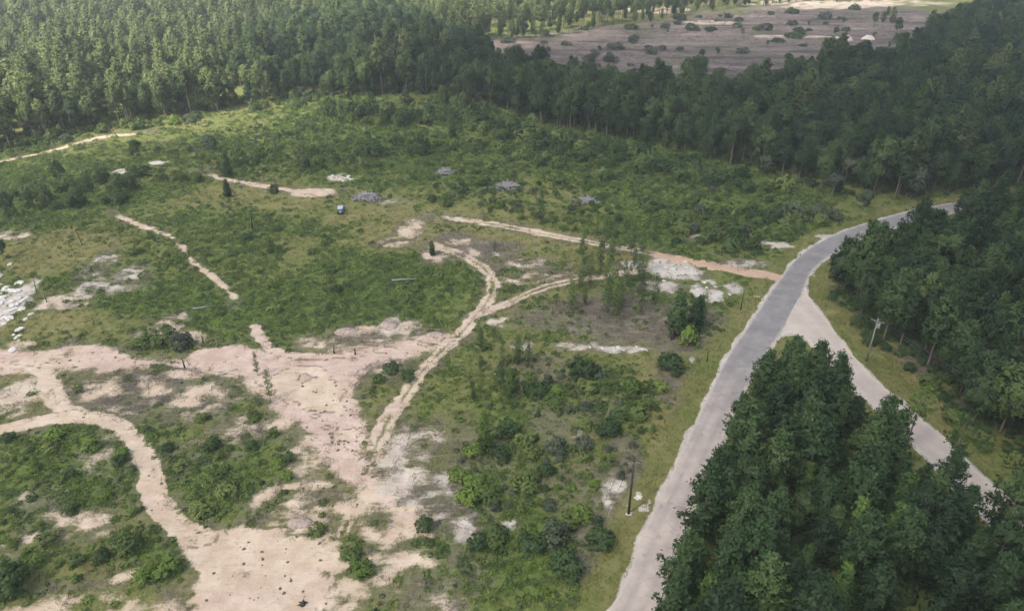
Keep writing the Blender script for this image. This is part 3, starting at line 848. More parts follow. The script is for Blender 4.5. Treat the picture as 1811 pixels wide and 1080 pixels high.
SAPLIME = [(pine_crown(320 + k, 7.5, 1.35, .08, M['shrub_lime'], 11, .9, .32, 1.0, 5, 6), trunk_mesh(330 + k, 7.5, .09, M['bark'], 3, .8, .25)) for k in range(2)]
CONE = [(pine_crown(340 + k, 6.5, 1.35, .06, M['pine'], 11, 1.0, .36, 1.05), trunk_mesh(350 + k, 6.5, .1, M['bark'], 3, 1, .2)) for k in range(3)]
BUSH = [bush_mesh(400 + k, 1.6, 2.0, M['shrub']) for k in range(4)]
BUSHD = [bush_mesh(410 + k, 1.6, 2.1, M['shrub_dark']) for k in range(4)]
BUSHL = [bush_mesh(420 + k, 1.5, 1.8, M['shrub_lime']) for k in range(3)]
BUSHG = [bush_mesh(430 + k, 1.6, 2.0, M['grey_leaf'], leaf=.22) for k in range(2)]
STEM = MB()
for k in range(5):
    a = k * 1.27
    STEM.tube([(0, 0, -.15), (math.cos(a) * .25, math.sin(a) * .25, .5), (math.cos(a) * .6, math.sin(a) * .6, 1.15)], [.05, .04, .02], 5)
STEM = STEM.mesh("stem", M['bark'])
LOWC = [low_clump(500 + k, .55, .55, M[m], 74, .2) for k, m in enumerate(['shrub', 'shrub', 'shrub_lime', 'shrub_dark', 'shrub'])]
TUFT = [tuft(520 + k, .55, M['grass']) for k in range(3)]
TWIG = [twig_pile(540 + k, .8, .6, M['twig']) for k in range(3)]

def spots(poly_px, spacing, jit=.42, world_poly=None, seed=1, clip=None):
    poly = GP(poly_px) if world_poly is None else np.asarray(world_poly, float)
    rng = np.random.default_rng(seed)
    lo, hi = poly.min(0), poly.max(0)
    if clip is not None:
        lo = np.maximum(lo, clip[0]); hi = np.minimum(hi, clip[1])
    xs, ys = np.arange(lo[0], hi[0], spacing), np.arange(lo[1], hi[1], spacing)
    A, B = np.meshgrid(xs, ys)
    A = A + (np.arange(len(ys)) % 2)[:, None] * spacing * .5
    A = A.ravel() + rng.uniform(-jit, jit, A.size) * spacing
    B = B.ravel() + rng.uniform(-jit, jit, B.size) * spacing
    k = poly_sd(poly, A, B) < 0
    return np.stack([A[k], B[k]], 1)
def to_px(x, y, z=0.0):
    x, y, z = np.asarray(x, float), np.asarray(y, float), np.asarray(z, float) - CAM_H
    dep = y * cp - z * sp
    up = y * sp + z * cp
    return PW / 2 + FPX * x / dep, PH / 2 - FPX * up / dep

def tree(kind_name, pair, x, y, s, label, cat, group=None, sz=1.0, rot=None):
    z = float(hz(x, y))
    t = thing(kind_name, label, cat, (float(x), float(y), z), random.uniform(0, 6.28) if rot is None else rot, (s, s, s * sz), group)
    ob("trunk", pair[1], t)
    ob("crown", pair[0], t)
    return t
def bush(me, x, y, s, label, group=None, sz=1.0, name="shrub"):
    z = float(hz(x, y))
    t = thing(name, label, "shrub", (float(x), float(y), z), random.uniform(0, 6.28), (s, s, s * sz), group)
    ob("stem", STEM, t)
    ob("foliage", me, t)
    return t

# ------------------------------------------------------------------ masses (geometry nodes on points)
def mass(name, label, P, S, R, V, protos, sz=None):
    """P points (n,3), S scale, R turn, V variant index; protos list of lists of meshes"""
    n = len(P)
    if n == 0:
        return None
    me = bpy.data.meshes.new(name)
    me.vertices.add(n)
    me.vertices.foreach_set("co", np.asarray(P, np.float32).ravel())
    sc = np.column_stack([S, S, S * (1 if sz is None else sz)]).astype(np.float32)
    for an, ty, dat, key in (("scl", 'FLOAT_VECTOR', sc, "vector"), ("rot", 'FLOAT', R, "value"), ("var", 'INT', V, "value")):
        a = me.attributes.new(an, ty, 'POINT')
        a.data.foreach_set(key, np.ascontiguousarray(np.asarray(dat, np.int32 if ty == 'INT' else np.float32).ravel()))
    o = tag(ob(name, me), label, kind="stuff")
    ng = bpy.data.node_groups.new(name + "_scatter", 'GeometryNodeTree')
    ng.interface.new_socket("Geometry", in_out='INPUT', socket_type='NodeSocketGeometry')
    ng.interface.new_socket("Geometry", in_out='OUTPUT', socket_type='NodeSocketGeometry')
    nd, lk = ng.nodes, ng.links
    gi, go = nd.new("NodeGroupInput"), nd.new("NodeGroupOutput")
    jn = nd.new("GeometryNodeJoinGeometry")
    for meshes in reversed(protos):               # a join node lists its last link first
        j2 = nd.new("GeometryNodeJoinGeometry")
        for m_ in meshes:
            oi = nd.new("GeometryNodeObjectInfo")
            oi.inputs["Object"].default_value = proto_ob(m_)
            lk.new(oi.outputs["Geometry"], j2.inputs[0])
        g2i = nd.new("GeometryNodeGeometryToInstance")
        lk.new(j2.outputs[0], g2i.inputs[0])
        lk.new(g2i.outputs[0], jn.inputs[0])
    iop = nd.new("GeometryNodeInstanceOnPoints")
    iop.inputs["Pick Instance"].default_value = True
    def at(nm_, ty):
        a = nd.new("GeometryNodeInputNamedAttribute")
        a.data_type = ty
        a.inputs["Name"].default_value = nm_
        return a.outputs["Attribute"]
    cx = nd.new("ShaderNodeCombineXYZ")
    lk.new(at("rot", 'FLOAT'), cx.inputs[2])
    e2r = nd.new("FunctionNodeEulerToRotation")
    lk.new(cx.outputs[0], e2r.inputs[0])
    lk.new(e2r.outputs[0], iop.inputs["Rotation"])
    lk.new(at("scl", 'FLOAT_VECTOR'), iop.inputs["Scale"])
    lk.new(at("var", 'INT'), iop.inputs["Instance Index"])
    lk.new(gi.outputs[0], iop.inputs["Points"])
    lk.new(jn.outputs[0], iop.inputs["Instance"])
    lk.new(iop.outputs[0], go.inputs[0])
    md = o.modifiers.new("scatter", 'NODES')
    md.node_group = ng
    return o
_PO = {}
def proto_ob(me):
    if me.name not in _PO:
        _PO[me.name] = bpy.data.objects.new("seed_" + me.name, me)
    return _PO[me.name]
def grid_lookup(arr, x, y):
    ix = np.clip(np.searchsorted(gx, x), 0, NXg - 1)
    iy = np.clip(np.searchsorted(gy, y), 0, NYg - 1)
    return arr[iy * NXg + ix]

# woods: the stands and their outlines (photo coordinates of the tree feet)
ISLAND = [(1312, 765), (1332, 730), (1368, 706), (1408, 712), (1446, 738), (1497, 778), (1540, 812), (1590, 846), (1640, 866), (1694, 908), (1750, 956), (1811, 1008), (1900, 1150), (2020, 1320), (1165, 1320), (1172, 1130), (1184, 1055), (1206, 990), (1226, 925), (1250, 862), (1280, 805)]
RIGHTW = [(1472, 520), (1507, 550), (1527, 580), (1560, 620), (1625, 648), (1668, 690), (1712, 752), (1765, 795), (1811, 820), (1900, 900), (2100, 1100), (2700, 1100), (2500, 420), (2100, 378), (1811, 388), (1742, 394), (1704, 424), (1660, 454), (1607, 472), (1540, 497), (1492, 514)]
BACKW = [(620, 176), (700, 168), (790, 172), (870, 196), (960, 222), (1080, 250), (1200, 276), (1330, 306), (1430, 330), (1500, 348), (1570, 352), (1640, 350), (1730, 340), (1811, 333), (2200, 318), (2500, 200), (2300, 60), (1990, 5), (1760, 28), (1680, 52), (1632, 84), (1606, 112), (1500, 138), (1420, 150), (1340, 182), (1240, 184), (1150, 174), (1050, 178), (980, 160), (900, 146), (860, 104), (700, 52), (560, 50), (470, 90), (420, 130), (470, 170), (560, 172)]
LEFTW = [(-260, 320), (-60, 282), (20, 262), (100, 244), (180, 226), (300, 210), (420, 195), (520, 178), (470, 170), (420, 130), (470, 90), (560, 50), (700, 52), (850, 84), (860, 60), (760, 30), (700, 10), (760, -40), (-1400, -40), (-1000, 120)]
SUNW = [(760, 45), (860, 74), (960, 68), (1060, 52), (1150, 40), (1240, 24), (1320, 14), (1420, 6), (1600, 3), (1800, -2), (1900, -40), (740, -40), (700, 8)]
rngt = np.random.default_rng(5)
def spots_ok(P):                                     # not on a road
    k = (poly_sd(road_poly, P[:, 0], P[:, 1]) > 2.0) & (poly_sd(grav_poly, P[:, 0], P[:, 1]) > 1.6)
    return P[k]
isl = spots_ok(spots(ISLAND, 3.85, .5, seed=2))
rgt = spots_ok(spots(RIGHTW, 3.9, .5, seed=3, clip=((-10, 40), (330, 420))))
bck = spots_ok(spots(BACKW, 4.8, .46, seed=4))
lft = spots(LEFTW, 5.0, .5, seed=6)
lft = lft[fbm(lft[:, 0], lft[:, 1], 30, 66) > .33]
snw = spots(SUNW, 7.5, .5, seed=7)
def visible(P, top=12):
    a, b = to_px(P[:, 0], P[:, 1], top)
    return (a > -30) & (a < PW + 30) & (b < PH + 20) & (b > -40) & (P[:, 1] > 30)
# pines singled out: the wedge first, then the near edge of the wood across the gravel road
cand = np.vstack([np.column_stack([isl, np.zeros(len(isl))]), np.column_stack([rgt, np.ones(len(rgt))])])
r_kind = rngt.random(len(cand))
vis = visible(cand)
dist = np.hypot(cand[:, 0], cand[:, 1])
order = np.argsort(dist + np.where(vis, 0, 1e6))
count = {'pine': 0, 'broad': 0, 'lime': 0}
cap = {'pine': 298, 'broad': 150, 'lime': 60}
TIP_Y = G(1400, 765)[1]
RW_POLY = GP(RIGHTW)
ISL_LIME = GP([(1232, 1085), (1490, 905), (1473, 870), (1560, 940), (1545, 955), (1425, 1060), (1468, 1085), (1520, 1020), (1405, 915), (1850, 1000)])
rest = []
for i in order:
    x, y, w = cand[i]
    onisl = w < .5
    dl = np.min(np.hypot(ISL_LIME[:, 0] - x, ISL_LIME[:, 1] - y))
    if onisl:
        k = 'lime' if dl < 2.4 else ('broad' if r_kind[i] > .88 else 'pine')
    else:
        k = 'lime' if r_kind[i] > .965 else ('broad' if r_kind[i] > .52 else 'pine')
    h = .66 + .56 * rngt.random() + .35 * (float(vnoise(x, y, 14, 8)) - .5)
    if onisl:
        h *= .92
    if not vis[i] or count[k] >= cap[k]:
        rest.append((x, y, k, h)); continue
    count[k] += 1
    sdr, sdg = float(poly_sd(road_poly, np.array([x]), np.array([y]))[0]), float(poly_sd(grav_poly, np.array([x]), np.array([y]))[0])
    if onisl:
        if y > TIP_Y: zone = "at the tip of the wedge between the roads"
        elif sdr < 6.5: zone = "in the row of the wedge lining the paved road"
        elif sdg < 11.5: zone = "in the row of the wedge lining the gravel road"
        elif sdr < sdg: zone = "inside the wedge, nearer the paved road"
        else: zone = "inside the wedge, nearer the gravel road"
    else:
        sdw = -float(poly_sd(RW_POLY, np.array([x]), np.array([y]))[0])
        if sdr < 14: zone = "beside the paved bend, in the wood's top corner"
        elif sdw < 7: zone = "in the front row of the wood facing the gravel road"
        elif sdw < 16: zone = "behind the front row across the gravel road"
        else: zone = "deeper in the dense wood across the gravel road"
    where = (zone, "trees " + zone)
    if k == 'pine':
        tree("pine_tree", PINE[int(rngt.integers(7))], x, y, h, "dark green pine " + where[0], "pine tree", "dark pines " + where[1][6:], rngt.uniform(.95, 1.12))
    elif k == 'lime':
        tree("young_pine_tree", LIME[int(rngt.integers(4))], x, y, h * 1.05, "bright lime green young pine " + where[0], "pine tree", "lime pines " + where[1][6:])
    else:
        lt = rngt.random() < .28
        tree("broadleaf_tree", BROADL[int(rngt.integers(3))] if lt else BROAD[int(rngt.integers(5))], x, y, h * (.72 if onisl else .92), ("light green" if lt else "dark green") + " round-crowned tree " + where[0], "broadleaf tree", ("light" if lt else "dark") + " broadleaf trees " + where[1][6:])

def forest(name, label, P, mix, hmean, hvar, seed, ns=14):
    """mix: list of (prototype pairs, weight)"""
    rng = np.random.default_rng(seed)
    protos, wts = [], []
    for pr, w in mix:
        for p in pr:
            protos.append([p[0], p[1]]); wts.append(w / len(pr))
    wts = np.array(wts) / sum(wts)
    n = len(P)
    var = rng.choice(len(protos), n, p=wts)
    S = hmean + hvar * (rng.random(n) - .5) + .35 * (vnoise(P[:, 0], P[:, 1], ns, seed) - .5)
    mass(name, label, np.column_stack([P, hz(P[:, 0], P[:, 1])]), S, rng.uniform(0, 6.28, n), var, protos, rng.uniform(.92, 1.15, n))
if rest:
    RP = np.array([(a, b) for a, b, _, _ in rest])
    forest("forest", "deeper part of the dense dark wood across the gravel road", RP, [(PINE, .5), (BROAD, .36), (BROADL, .1), (LIME, .04)], .92, .55, 31)
forest("forest", "dark mixed wood behind the far side of the field", bck, [(PINE, .36), (BROAD, .5), (BROADL, .05), (GREYB, .05), (TALL, .04)], .95, .6, 32, 20)
forest("forest", "open tall pine wood reaching to the skyline, partly in sun", lft, [(TALL, .66), (BROAD, .12), (BROADL, .14), (PINE, .08)], .82, .5, 33, 25)
forest("forest", "thin sunlit pines beyond the felled clearing", snw, [(TALL, .6), (LIME, .4)], .9, .3, 34, 20)

# ------------------------------------------------------------------ field cover
def fieldspots(y0, y1, spacing, seed):
    w0, w1 = 75 + .72 * y0, 75 + .72 * y1
    P = spots(None, spacing, .5, [(-w0, y0), (w0 * 1.0, y0), (w1 * 1.0, y1), (-w1, y1)], seed)
    a, b = to_px(P[:, 0], P[:, 1])
    P = P[(a > -60) & (a < PW + 60)]
    return P
FP = np.vstack([fieldspots(48, 120, .72, 41), fieldspots(120, 190, .85, 42), fieldspots(190, 260, 1.15, 43), fieldspots(260, 340, 1.7, 44)])
fs, fg, fl = grid_lookup(sand, FP[:, 0], FP[:, 1]), grid_lookup(grey, FP[:, 0], FP[:, 1]), grid_lookup(lush, FP[:, 0], FP[:, 1])
fv, ft = grid_lookup(verge, FP[:, 0], FP[:, 1]), grid_lookup(track_id, FP[:, 0], FP[:, 1])
fsd = np.minimum(poly_sd(road_poly, FP[:, 0], FP[:, 1]), poly_sd(grav_poly, FP[:, 0], FP[:, 1]))
inw = np.minimum.reduce([poly_sd(GP(p), FP[:, 0], FP[:, 1]) for p in (ISLAND, RIGHTW, BACKW, LEFTW)])
rf = np.random.default_rng(77)
u = rf.random(len(FP)); u2 = rf.random(len(FP))
cl = fbm(FP[:, 0], FP[:, 1], 6, 71)
ok = (fsd > .35) & ((fs < .5) | ((u2 < .10 + .5 * (fs < .7)) & (fs < .92))) & (inw > -3)
pshrub = np.clip(-.10 + 1.05 * fl + 1.5 * (cl - .5), .04, .95) * (1 - .75 * fg) * (1 - fv) * sstep(.5, .12, fs)
pgrass = (.55 + .3 * fv) * (1 - .5 * fg)
ptwig = .42 * fg * (1 - fv)
isS = ok & (u < pshrub)
isT = ok & ~isS & (u < pshrub + (1 - pshrub) * ptwig)
isG = ok & ~isS & ~isT & (u < pshrub + (1 - pshrub) * (ptwig + pgrass))
def fieldmass(name, label, k, protos, s0, s1, seed, flat=None):
    P = FP[k]
    rng = np.random.default_rng(seed)
    n = len(P)
    far = np.interp(P[:, 1], [100, 190, 300], [1.0, 1.25, 1.9])
    S = (s0 + (s1 - s0) * rng.random(n) ** 1.6) * far * (.75 + .6 * fbm(P[:, 0], P[:, 1], 8, seed))
    mass(name, label, np.column_stack([P, grid_lookup(Z, P[:, 0], P[:, 1]) - .03]), S, rng.uniform(0, 6.28, n), rng.integers(0, len(protos), n), [[p] for p in protos], rng.uniform(.6, 1.1, n))
fieldmass("undergrowth", "low green leafy scrub covering the field", isS, LOWC, .55, 1.35, 51)
fieldmass("grass", "olive tufts of rough grass between the scrub", isG, TUFT, .5, 1.2, 52)
fieldmass("dead_brush", "grey dead twigs strewn over the bare ground", isT, TWIG, .6, 1.5, 53)
print("field", isS.sum(), isG.sum(), isT.sum(), "woods", len(isl), len(rgt), len(bck), len(lft), count)
# forest floor scrub hides the soil at the wood edges
EP = np.vstack([spots(p, 2.6, seed=60 + i) for i, p in enumerate((ISLAND, RIGHTW))] + [spots(BACKW, 4.5, seed=64)])
EP = spots_ok(EP)
EP = EP[(EP[:, 1] < 420) & (EP[:, 0] < 260)]
ne = len(EP)
mass("undergrowth", "dark scrub on the floor of the woods", np.column_stack([EP, hz(EP[:, 0], EP[:, 1])]), rf.uniform(.5, 1.1, ne), rf.uniform(0, 6.28, ne), rf.integers(0, 4, ne), [[b] for b in BUSHD], rf.uniform(.7, 1.1, ne))

# taller scrub standing out of the low cover
def scrub(label, poly, spacing, thr, s0, s1, protos, seed):
    P = spots(poly, spacing, .5, seed=seed)
    rg = np.random.default_rng(seed)
    k = (fbm(P[:, 0], P[:, 1], 11, seed) + .25 * (rg.random(len(P)) - .5) > thr) & (grid_lookup(sand, P[:, 0], P[:, 1]) < .25) & (grid_lookup(verge, P[:, 0], P[:, 1]) < .4)
    P = P[k]
    P = P[np.minimum(poly_sd(road_poly, P[:, 0], P[:, 1]), poly_sd(grav_poly, P[:, 0], P[:, 1])) > 3]
    n = len(P)
    mass("undergrowth", label, np.column_stack([P, hz(P[:, 0], P[:, 1]) - .05]), s0 + (s1 - s0) * rg.random(n) ** 2, rg.uniform(0, 6.28, n), rg.integers(0, len(protos), n), [[p] for p in protos], rg.uniform(.6, 1.15, n))
scrub("knee-high bushes thickening the far green slope", [(240, 262), (560, 200), (800, 200), (1130, 290), (1480, 355), (1420, 420), (1330, 460), (1100, 425), (900, 385), (780, 345), (700, 300), (450, 320), (330, 290)], 2.3, .43, .28, .95, BUSH + BUSHD + BUSHL[:1] + BUSHG[:1], 81)
scrub("tangled bushes thickening the slope beside the paved road", [(800, 790), (900, 640), (1000, 640), (1180, 660), (1230, 620), (1150, 780), (1050, 950), (960, 1080), (760, 1080), (820, 960)], 2.1, .43, .2, .66, BUSH + BUSHD[:3] + BUSHG, 82)
scrub("low bushes among the green scrub below the olive grass", [(20, 390), (190, 395), (400, 350), (560, 400), (850, 470), (860, 540), (640, 570), (440, 580), (330, 540), (200, 420), (0, 440)], 2.6, .48, .16, .55, BUSH + BUSHD[:2] + BUSHL[:2], 83)
scrub("low bushes between the tracks of the near ground", [(-20, 770), (150, 760), (240, 800), (470, 700), (560, 820), (640, 960), (560, 1000), (320, 930), (340, 1040), (0, 1060)], 1.9, .47, .13, .42, BUSH + BUSHD[:2] + BUSHL[:2], 84)
scrub("ragged bushes along the foot of the sunlit pines", [(-40, 250), (100, 214), (300, 184), (500, 160), (600, 186), (420, 206), (300, 222), (180, 236), (60, 262), (-40, 290)], 3.4, .4, .5, 1.8, BUSH + BUSHG + BUSHD[:2] + BUSHL[:1], 85)

# ------------------------------------------------------------------ single shrubs and trees of the field
def at(px, py):
    return G(px, py)
SHR = [  # px, py (foot), radius m, height factor, kind, label
    (742, 274, 4.2, 1.1, 'd', "large dark round shrub beside its twin on the far slope"), (664, 276, 3.9, 1.1, 'd', "large dark shrub in front of the far slope thicket"),
    (372, 262, 3.2, 1.1, 'g', "bluish grey shrub near the foot of the far pines"), (1030, 668, 2.9, .9, 'd', "wide dark green thicket bush below the white sand strip"),
    (1186, 656, 2.7, 1.0, 'd', "round dark bush at the end of the white sand strip"), (230, 972, 1.9, 1.1, 'd', "dark upright bush above the sand turnaround"),
    (18, 1045, 3.0, 1.2, 'd', "big dark bush at the corner by the broken sandy bank"), (140, 694, 1.0, 1.2, 's', "small green bush beside the two-rut track"),
    (376, 788, 1.5, 1.1, 'd', "dark green bush alone on the lower green patch"), (985, 962, 2.3, 1.1, 'g', "rounded grey-green bush near the power line"),
    (840, 865, 2.3, .8, 'l', "bright green low bush on the grey brush slope"), (812, 850, 1.8, .8, 'l', "bright green bush touching the larger bright one"),
    (690, 655, 1.7, .8, 'd', "dark bush beside the pink strip of sand"), (722, 668, 1.6, .8, 'd', "dark spreading bush where the pink strip ends"), (668, 672, 1.5, .8, 'd', "dark low bush on the slope above the sand floor"),
    (1215, 612, 2.4, 1.35, 'l', "tall bright green bush in front of the dark pines by the white sand"), (1120, 695, 2.2, .8, 'l', "bright green spreading bush near the roadside slope"),
    (790, 362, 2.2, 1.0, 's', "green shrub on the olive grass past the grey brush pile"), (765, 356, 1.7, 1.0, 'd', "dark shrub next to the olive grass"),
    (285, 602, 3.4, .7, 's', "broad green thicket on the edge of the pink flat"), (250, 612, 2.4, .7, 's', "low green bush at the thicket's pale end"), (325, 612, 2.6, .8, 'g', "grey-green bush at the thicket's sandy end"),
    (285, 320, 3.0, .9, 's', "green bush in the clipped row above the olive grass"), (315, 322, 2.8, .9, 's', "green bush in the middle of the row above the olive grass"), (345, 324, 2.5, .9, 's', "last green bush of the row above the olive grass"), (258, 314, 2.6, .9, 'd', "dark bush starting the row above the olive grass"),
    (485, 342, 1.8, 1.2, 'd', "dark small bush standing in the pale sand wash"), (560, 940, 1.3, .9, 's', "green bush behind the grey dirt mound"), (360, 905, 2.0, .8, 's', "green bush above the sand turnaround's top corner"), (400, 870, 2.0, .7, 's', "green bush on the slope above the loop track's end"),
    (750, 935, 1.6, .9, 'd', "dark bush on the broken pale slope"), (1010, 930, 1.8, .9, 's', "leafy green bush next to the rounded grey-green one"), (880, 960, 2.2, .8, 's', "leafy bush low on the grey slope"),
    (1000, 1010, 2.5, .9, 'd', "dark thicket bush under the power line"), (1060, 965, 2.3, .9, 'd', "dark thicket bush beside the power pole's slope"), (950, 700, 2.2, .8, 'd', "dark bush in the hollow among saplings"),
    (1075, 770, 2.3, .9, 'd', "dark bush on the roadside slope"), (900, 770, 2.2, .9, 'd', "dark bush beside the lime sapling"), (1130, 740, 2.0, .9, 's', "green bush at the upper roadside slope"),
    (80, 960, 1.5, .8, 's', "green bush among the mottled pale soil"), (165, 790, 2.0, .7, 'l', "bright green bush hugging the loop track's inner bend"), (100, 775, 1.9, .6, 'l', "bright green low bush below the track junction"), (300, 1010, 2.2, .7, 'l', "bright green bush along the turnaround's edge"), (255, 1025, 2.0, .7, 'l', "bright green bush over the broken sandy bank"),
    (640, 1010, 1.9, .6, 'l', "bright low green bush on the mottled near slope"), (620, 985, 1.6, .6, 's', "low green bush beside the turnaround's far edge"),
]
PB = {'s': BUSH, 'd': BUSHD, 'l': BUSHL, 'g': BUSHG}
for i, (px, py, r, hf, k, lab) in enumerate(SHR):
    x, y = at(px, py)
    bush(PB[k][i % len(PB[k])], x, y, r / 1.6, lab, None, hf)
# medium shrubs along the far side of the field and by the bend
def scatter_bushes(poly, spacing, seed, lab, grp, r0, r1, kinds, cap_=200, zf=(.8, 1.3)):
    rg = np.random.default_rng(seed)
    P = spots_ok(spots(poly, spacing, .5, seed=seed))
    P = P[visible(P, 2)]
    if len(P) > cap_:
        P = P[np.argsort(np.hypot(P[:, 0], P[:, 1]))[:cap_]]
    for x, y in P:
        if grid_lookup(sand, np.array([x]), np.array([y]))[0] > .5 or rg.random() < .12:
            continue
        k = kinds[int(rg.integers(len(kinds)))]
        bush(PB[k][int(rg.integers(len(PB[k])))], x, y, rg.uniform(r0, r1) / 1.6, lab, grp, rg.uniform(*zf))
scatter_bushes([(1180, 330), (1330, 345), (1450, 362), (1520, 372), (1450, 402), (1380, 425), (1330, 455), (1240, 435), (1150, 400), (1130, 360)], 4.6, 71, "leafy shrub in the thicket beside the road bend", "shrubs of the thicket by the bend", 1.6, 3.0, 'sdsg', 55)
FW = spots_ok(spots([(560, 195), (790, 182), (960, 235), (1200, 290), (1400, 340), (1350, 352), (1150, 315), (950, 270), (800, 225), (600, 225)], 5.6, .5, seed=72))
mass("shrubbery", "dense dark shrubs along the foot of the dark wood", np.column_stack([FW, hz(FW[:, 0], FW[:, 1])]), rf.uniform(1.2, 2.3, len(FW)), rf.uniform(0, 6.28, len(FW)), rf.integers(0, 8, len(FW)), [[b] for b in BUSHD + BUSH], rf.uniform(.9, 1.5, len(FW)))
scatter_bushes([(240, 250), (560, 200), (800, 230), (1130, 330), (1050, 345), (850, 300), (700, 290), (560, 300), (420, 300), (360, 270)], 7.5, 73, "leafy shrub on the green far slope", "shrubs of the green far slope", 1.6, 2.9, 'ssdl', 50)
scatter_bushes([(-20, 300), (60, 300), (200, 280), (245, 320), (230, 370), (180, 390), (100, 375), (-20, 400)], 6.0, 74, "leafy shrub under the small trees at the field's far corner", "shrubs at the far corner", 1.5, 2.8, 'sdd', 24)
scatter_bushes([(810, 800), (930, 720), (1060, 660), (1170, 690), (1090, 830), (1000, 960), (920, 1040), (830, 960)], 4.8, 75, "leafy shrub on the slope beside the paved road", "shrubs of the roadside slope", 1.0, 2.1, 'sdslg', 50, (.6, 1.0))
scatter_bushes([(180, 400), (400, 360), (560, 420), (840, 470), (840, 530), (620, 560), (440, 560), (330, 520), (240, 450)], 8.0, 76, "low shrub in the dense green scrub below the olive grass", "shrubs of the dense green scrub", .9, 1.8, 'ssld', 40, (.6, .95))
scatter_bushes([(-10, 770), (150, 770), (220, 800), (240, 880), (330, 1000), (300, 1040), (120, 1030), (0, 1000)], 4.6, 77, "low shrub between the loop track and the sandy bank", "shrubs inside the loop track", .7, 1.4, 'sld', 32, (.6, .95))
scatter_bushes([(270, 800), (330, 740), (460, 720), (560, 850), (480, 880), (380, 900), (300, 870)], 4.8, 78, "low shrub on the green patch above the turnaround", "shrubs above the turnaround", .7, 1.4, 'sld', 26, (.6, .95))
# wood edge across the gravel road
scatter_bushes([(1462, 505), (1480, 520), (1530, 590), (1565, 628), (1640, 665), (1715, 760), (1811, 825), (1790, 830), (1700, 765), (1628, 668), (1556, 630), (1515, 590), (1475, 540)], 2.6, 79, "dark shrub at the edge of the wood by the gravel road", "shrubs edging the wood by the gravel road", 1.1, 1.9, 'dds', 36, (.8, 1.2))

TRS = [  # px, py foot, height m, kind, label
    (851, 622, 6.5, 's', "slender young pine by the ridge trail bend"), (914, 648, 7.5, 's', "tall slender young pine below the trail fork"), (886, 690, 6.0, 's', "thin young pine in the hollow under the trail fork"),
    (857, 797, 8.0, 'l', "lime green young pine on the grey brush slope"), (902, 705, 6.0, 'l', "lime tinted sapling near the hollow"), (838, 712, 5.0, 's', "short thin sapling beside the two-rut trail"),
    (1196, 592, 9.0, 'c', "tall dark pine by the white sand"), (1226, 586, 8.0, 'c', "dark pine shoulder to shoulder with the tall one by the white sand"), (1244, 574, 7.0, 's', "shorter dark pine behind the white-sand pair"),
    (403, 314, 7.5, 'c', "dark conical tree beside the pale far track"), (404, 349, 5.2, 'c', "small dark conical tree below the pale far track"), (765, 451, 3.8, 'c', "little dark conifer at the trail's head"),
    (875, 447, 3.2, 't', "thin dark sapling on the grey brush patch"), (1088, 545, 9.0, 's', "tallest slender pine of the sapling stand"), (956, 396, 8.5, 't', "very thin pale sapling above the pale drive"),
    (188, 335, 8.5, 'b', "dark broad tree at the field's far corner"), (160, 352, 7.5, 'b', "bushy tree leaning from the far corner clump"), (110, 330, 8.0, 'b', "tree half hidden at the far corner track"), (60, 372, 6.0, 'b', "rounded tree in the far corner scrub"),
    (20, 385, 6.5, 'b', "dark rounded tree by the far corner's pale soil"), (132, 372, 5.0, 'b', "small tree in the far corner scrub"), (245, 287, 8.0, 'b', "broad dark tree at the start of the far track"), (215, 345, 6.5, 'b', "tree at the edge of the corner scrub"),
    (8, 460, 5.5, 'b', "dark tree beside the white rock heap"), (1545, 318, 8.5, 'p', "whitish pale-leaved tree against the dark wood"), (1515, 325, 8.0, 'g', "grey-green tree beside the whitish one"), (1470, 348, 7.5, 'g', "grey-green rounded tree in front of the dark wood"),
    (1612, 352, 10.0, 'g', "grey-green tree overhanging the road bend"), (1525, 372, 6.5, 'g', "pale grey-green spreading shrub tree by the bend"), (1590, 345, 9.0, 'b', "dark broad tree beside the road bend"),
    (1596, 806, 13.5, 'o', "open yellow-green pine leaning over the gravel road from the wedge"), (1666, 858, 13.5, 'o', "open-topped pine with bare trunk at the wedge's gravel side"), (140, 1004, 3.0, 't', "thin sapling on the mottled soil"),
    (478, 705, 6.0, 't', "thin leafy sapling on the sand flat's edge"), (455, 660, 4.5, 't', "thin leafy sapling above the sand flat"), (640, 220, 9.0, 'b', "broad tree before the dark wood"), (785, 190, 10.0, 'b', "light green tree at the wood's foremost corner"),
    (720, 190, 8.5, 'b', "round tree near the wood's foremost corner"), (800, 245, 7.0, 'c', "dark conifer on the far green slope"),
]
KK = {'s': (SAPL, 7.0, "young_pine"), 'l': (SAPLIME, 7.5, "young_pine"), 'c': (CONE, 6.5, "conifer"), 't': (SAPL, 7.0, "sapling"), 'b': (BROAD, 14.0, "broadleaf_tree"), 'g': (GREYB, 8.5, "broadleaf_tree"), 'p': (PALEB, 8.5, "broadleaf_tree"), 'o': (OPEN, 17.0, "pine_tree")}
for i, (px, py, h, k, lab) in enumerate(TRS):
    pr, h0, nm = KK[k]
    x, y = at(px, py)
    s = h / h0
    if k == 't':
        s *= 1.0
    tree(nm, pr[i % len(pr)], x, y, s, lab, "tree")
def sapling_stand(poly, spacing, seed, lab, grp, h0, h1, cap_=60, prot=SAPL):
    rg = np.random.default_rng(seed)
    P = spots(poly, spacing, .5, seed=seed)[:cap_]
    for x, y in P:
        tree("young_pine", prot[int(rg.integers(len(prot)))], x, y, rg.uniform(h0, h1) / 7.0, lab, "tree", grp)
sapling_stand([(990, 470), (1080, 440), (1150, 450), (1160, 540), (1100, 575), (1000, 560)], 4.6, 91, "slender young pine in the sapling stand beside the forked trail", "saplings by the forked trail", 4.5, 8.5)
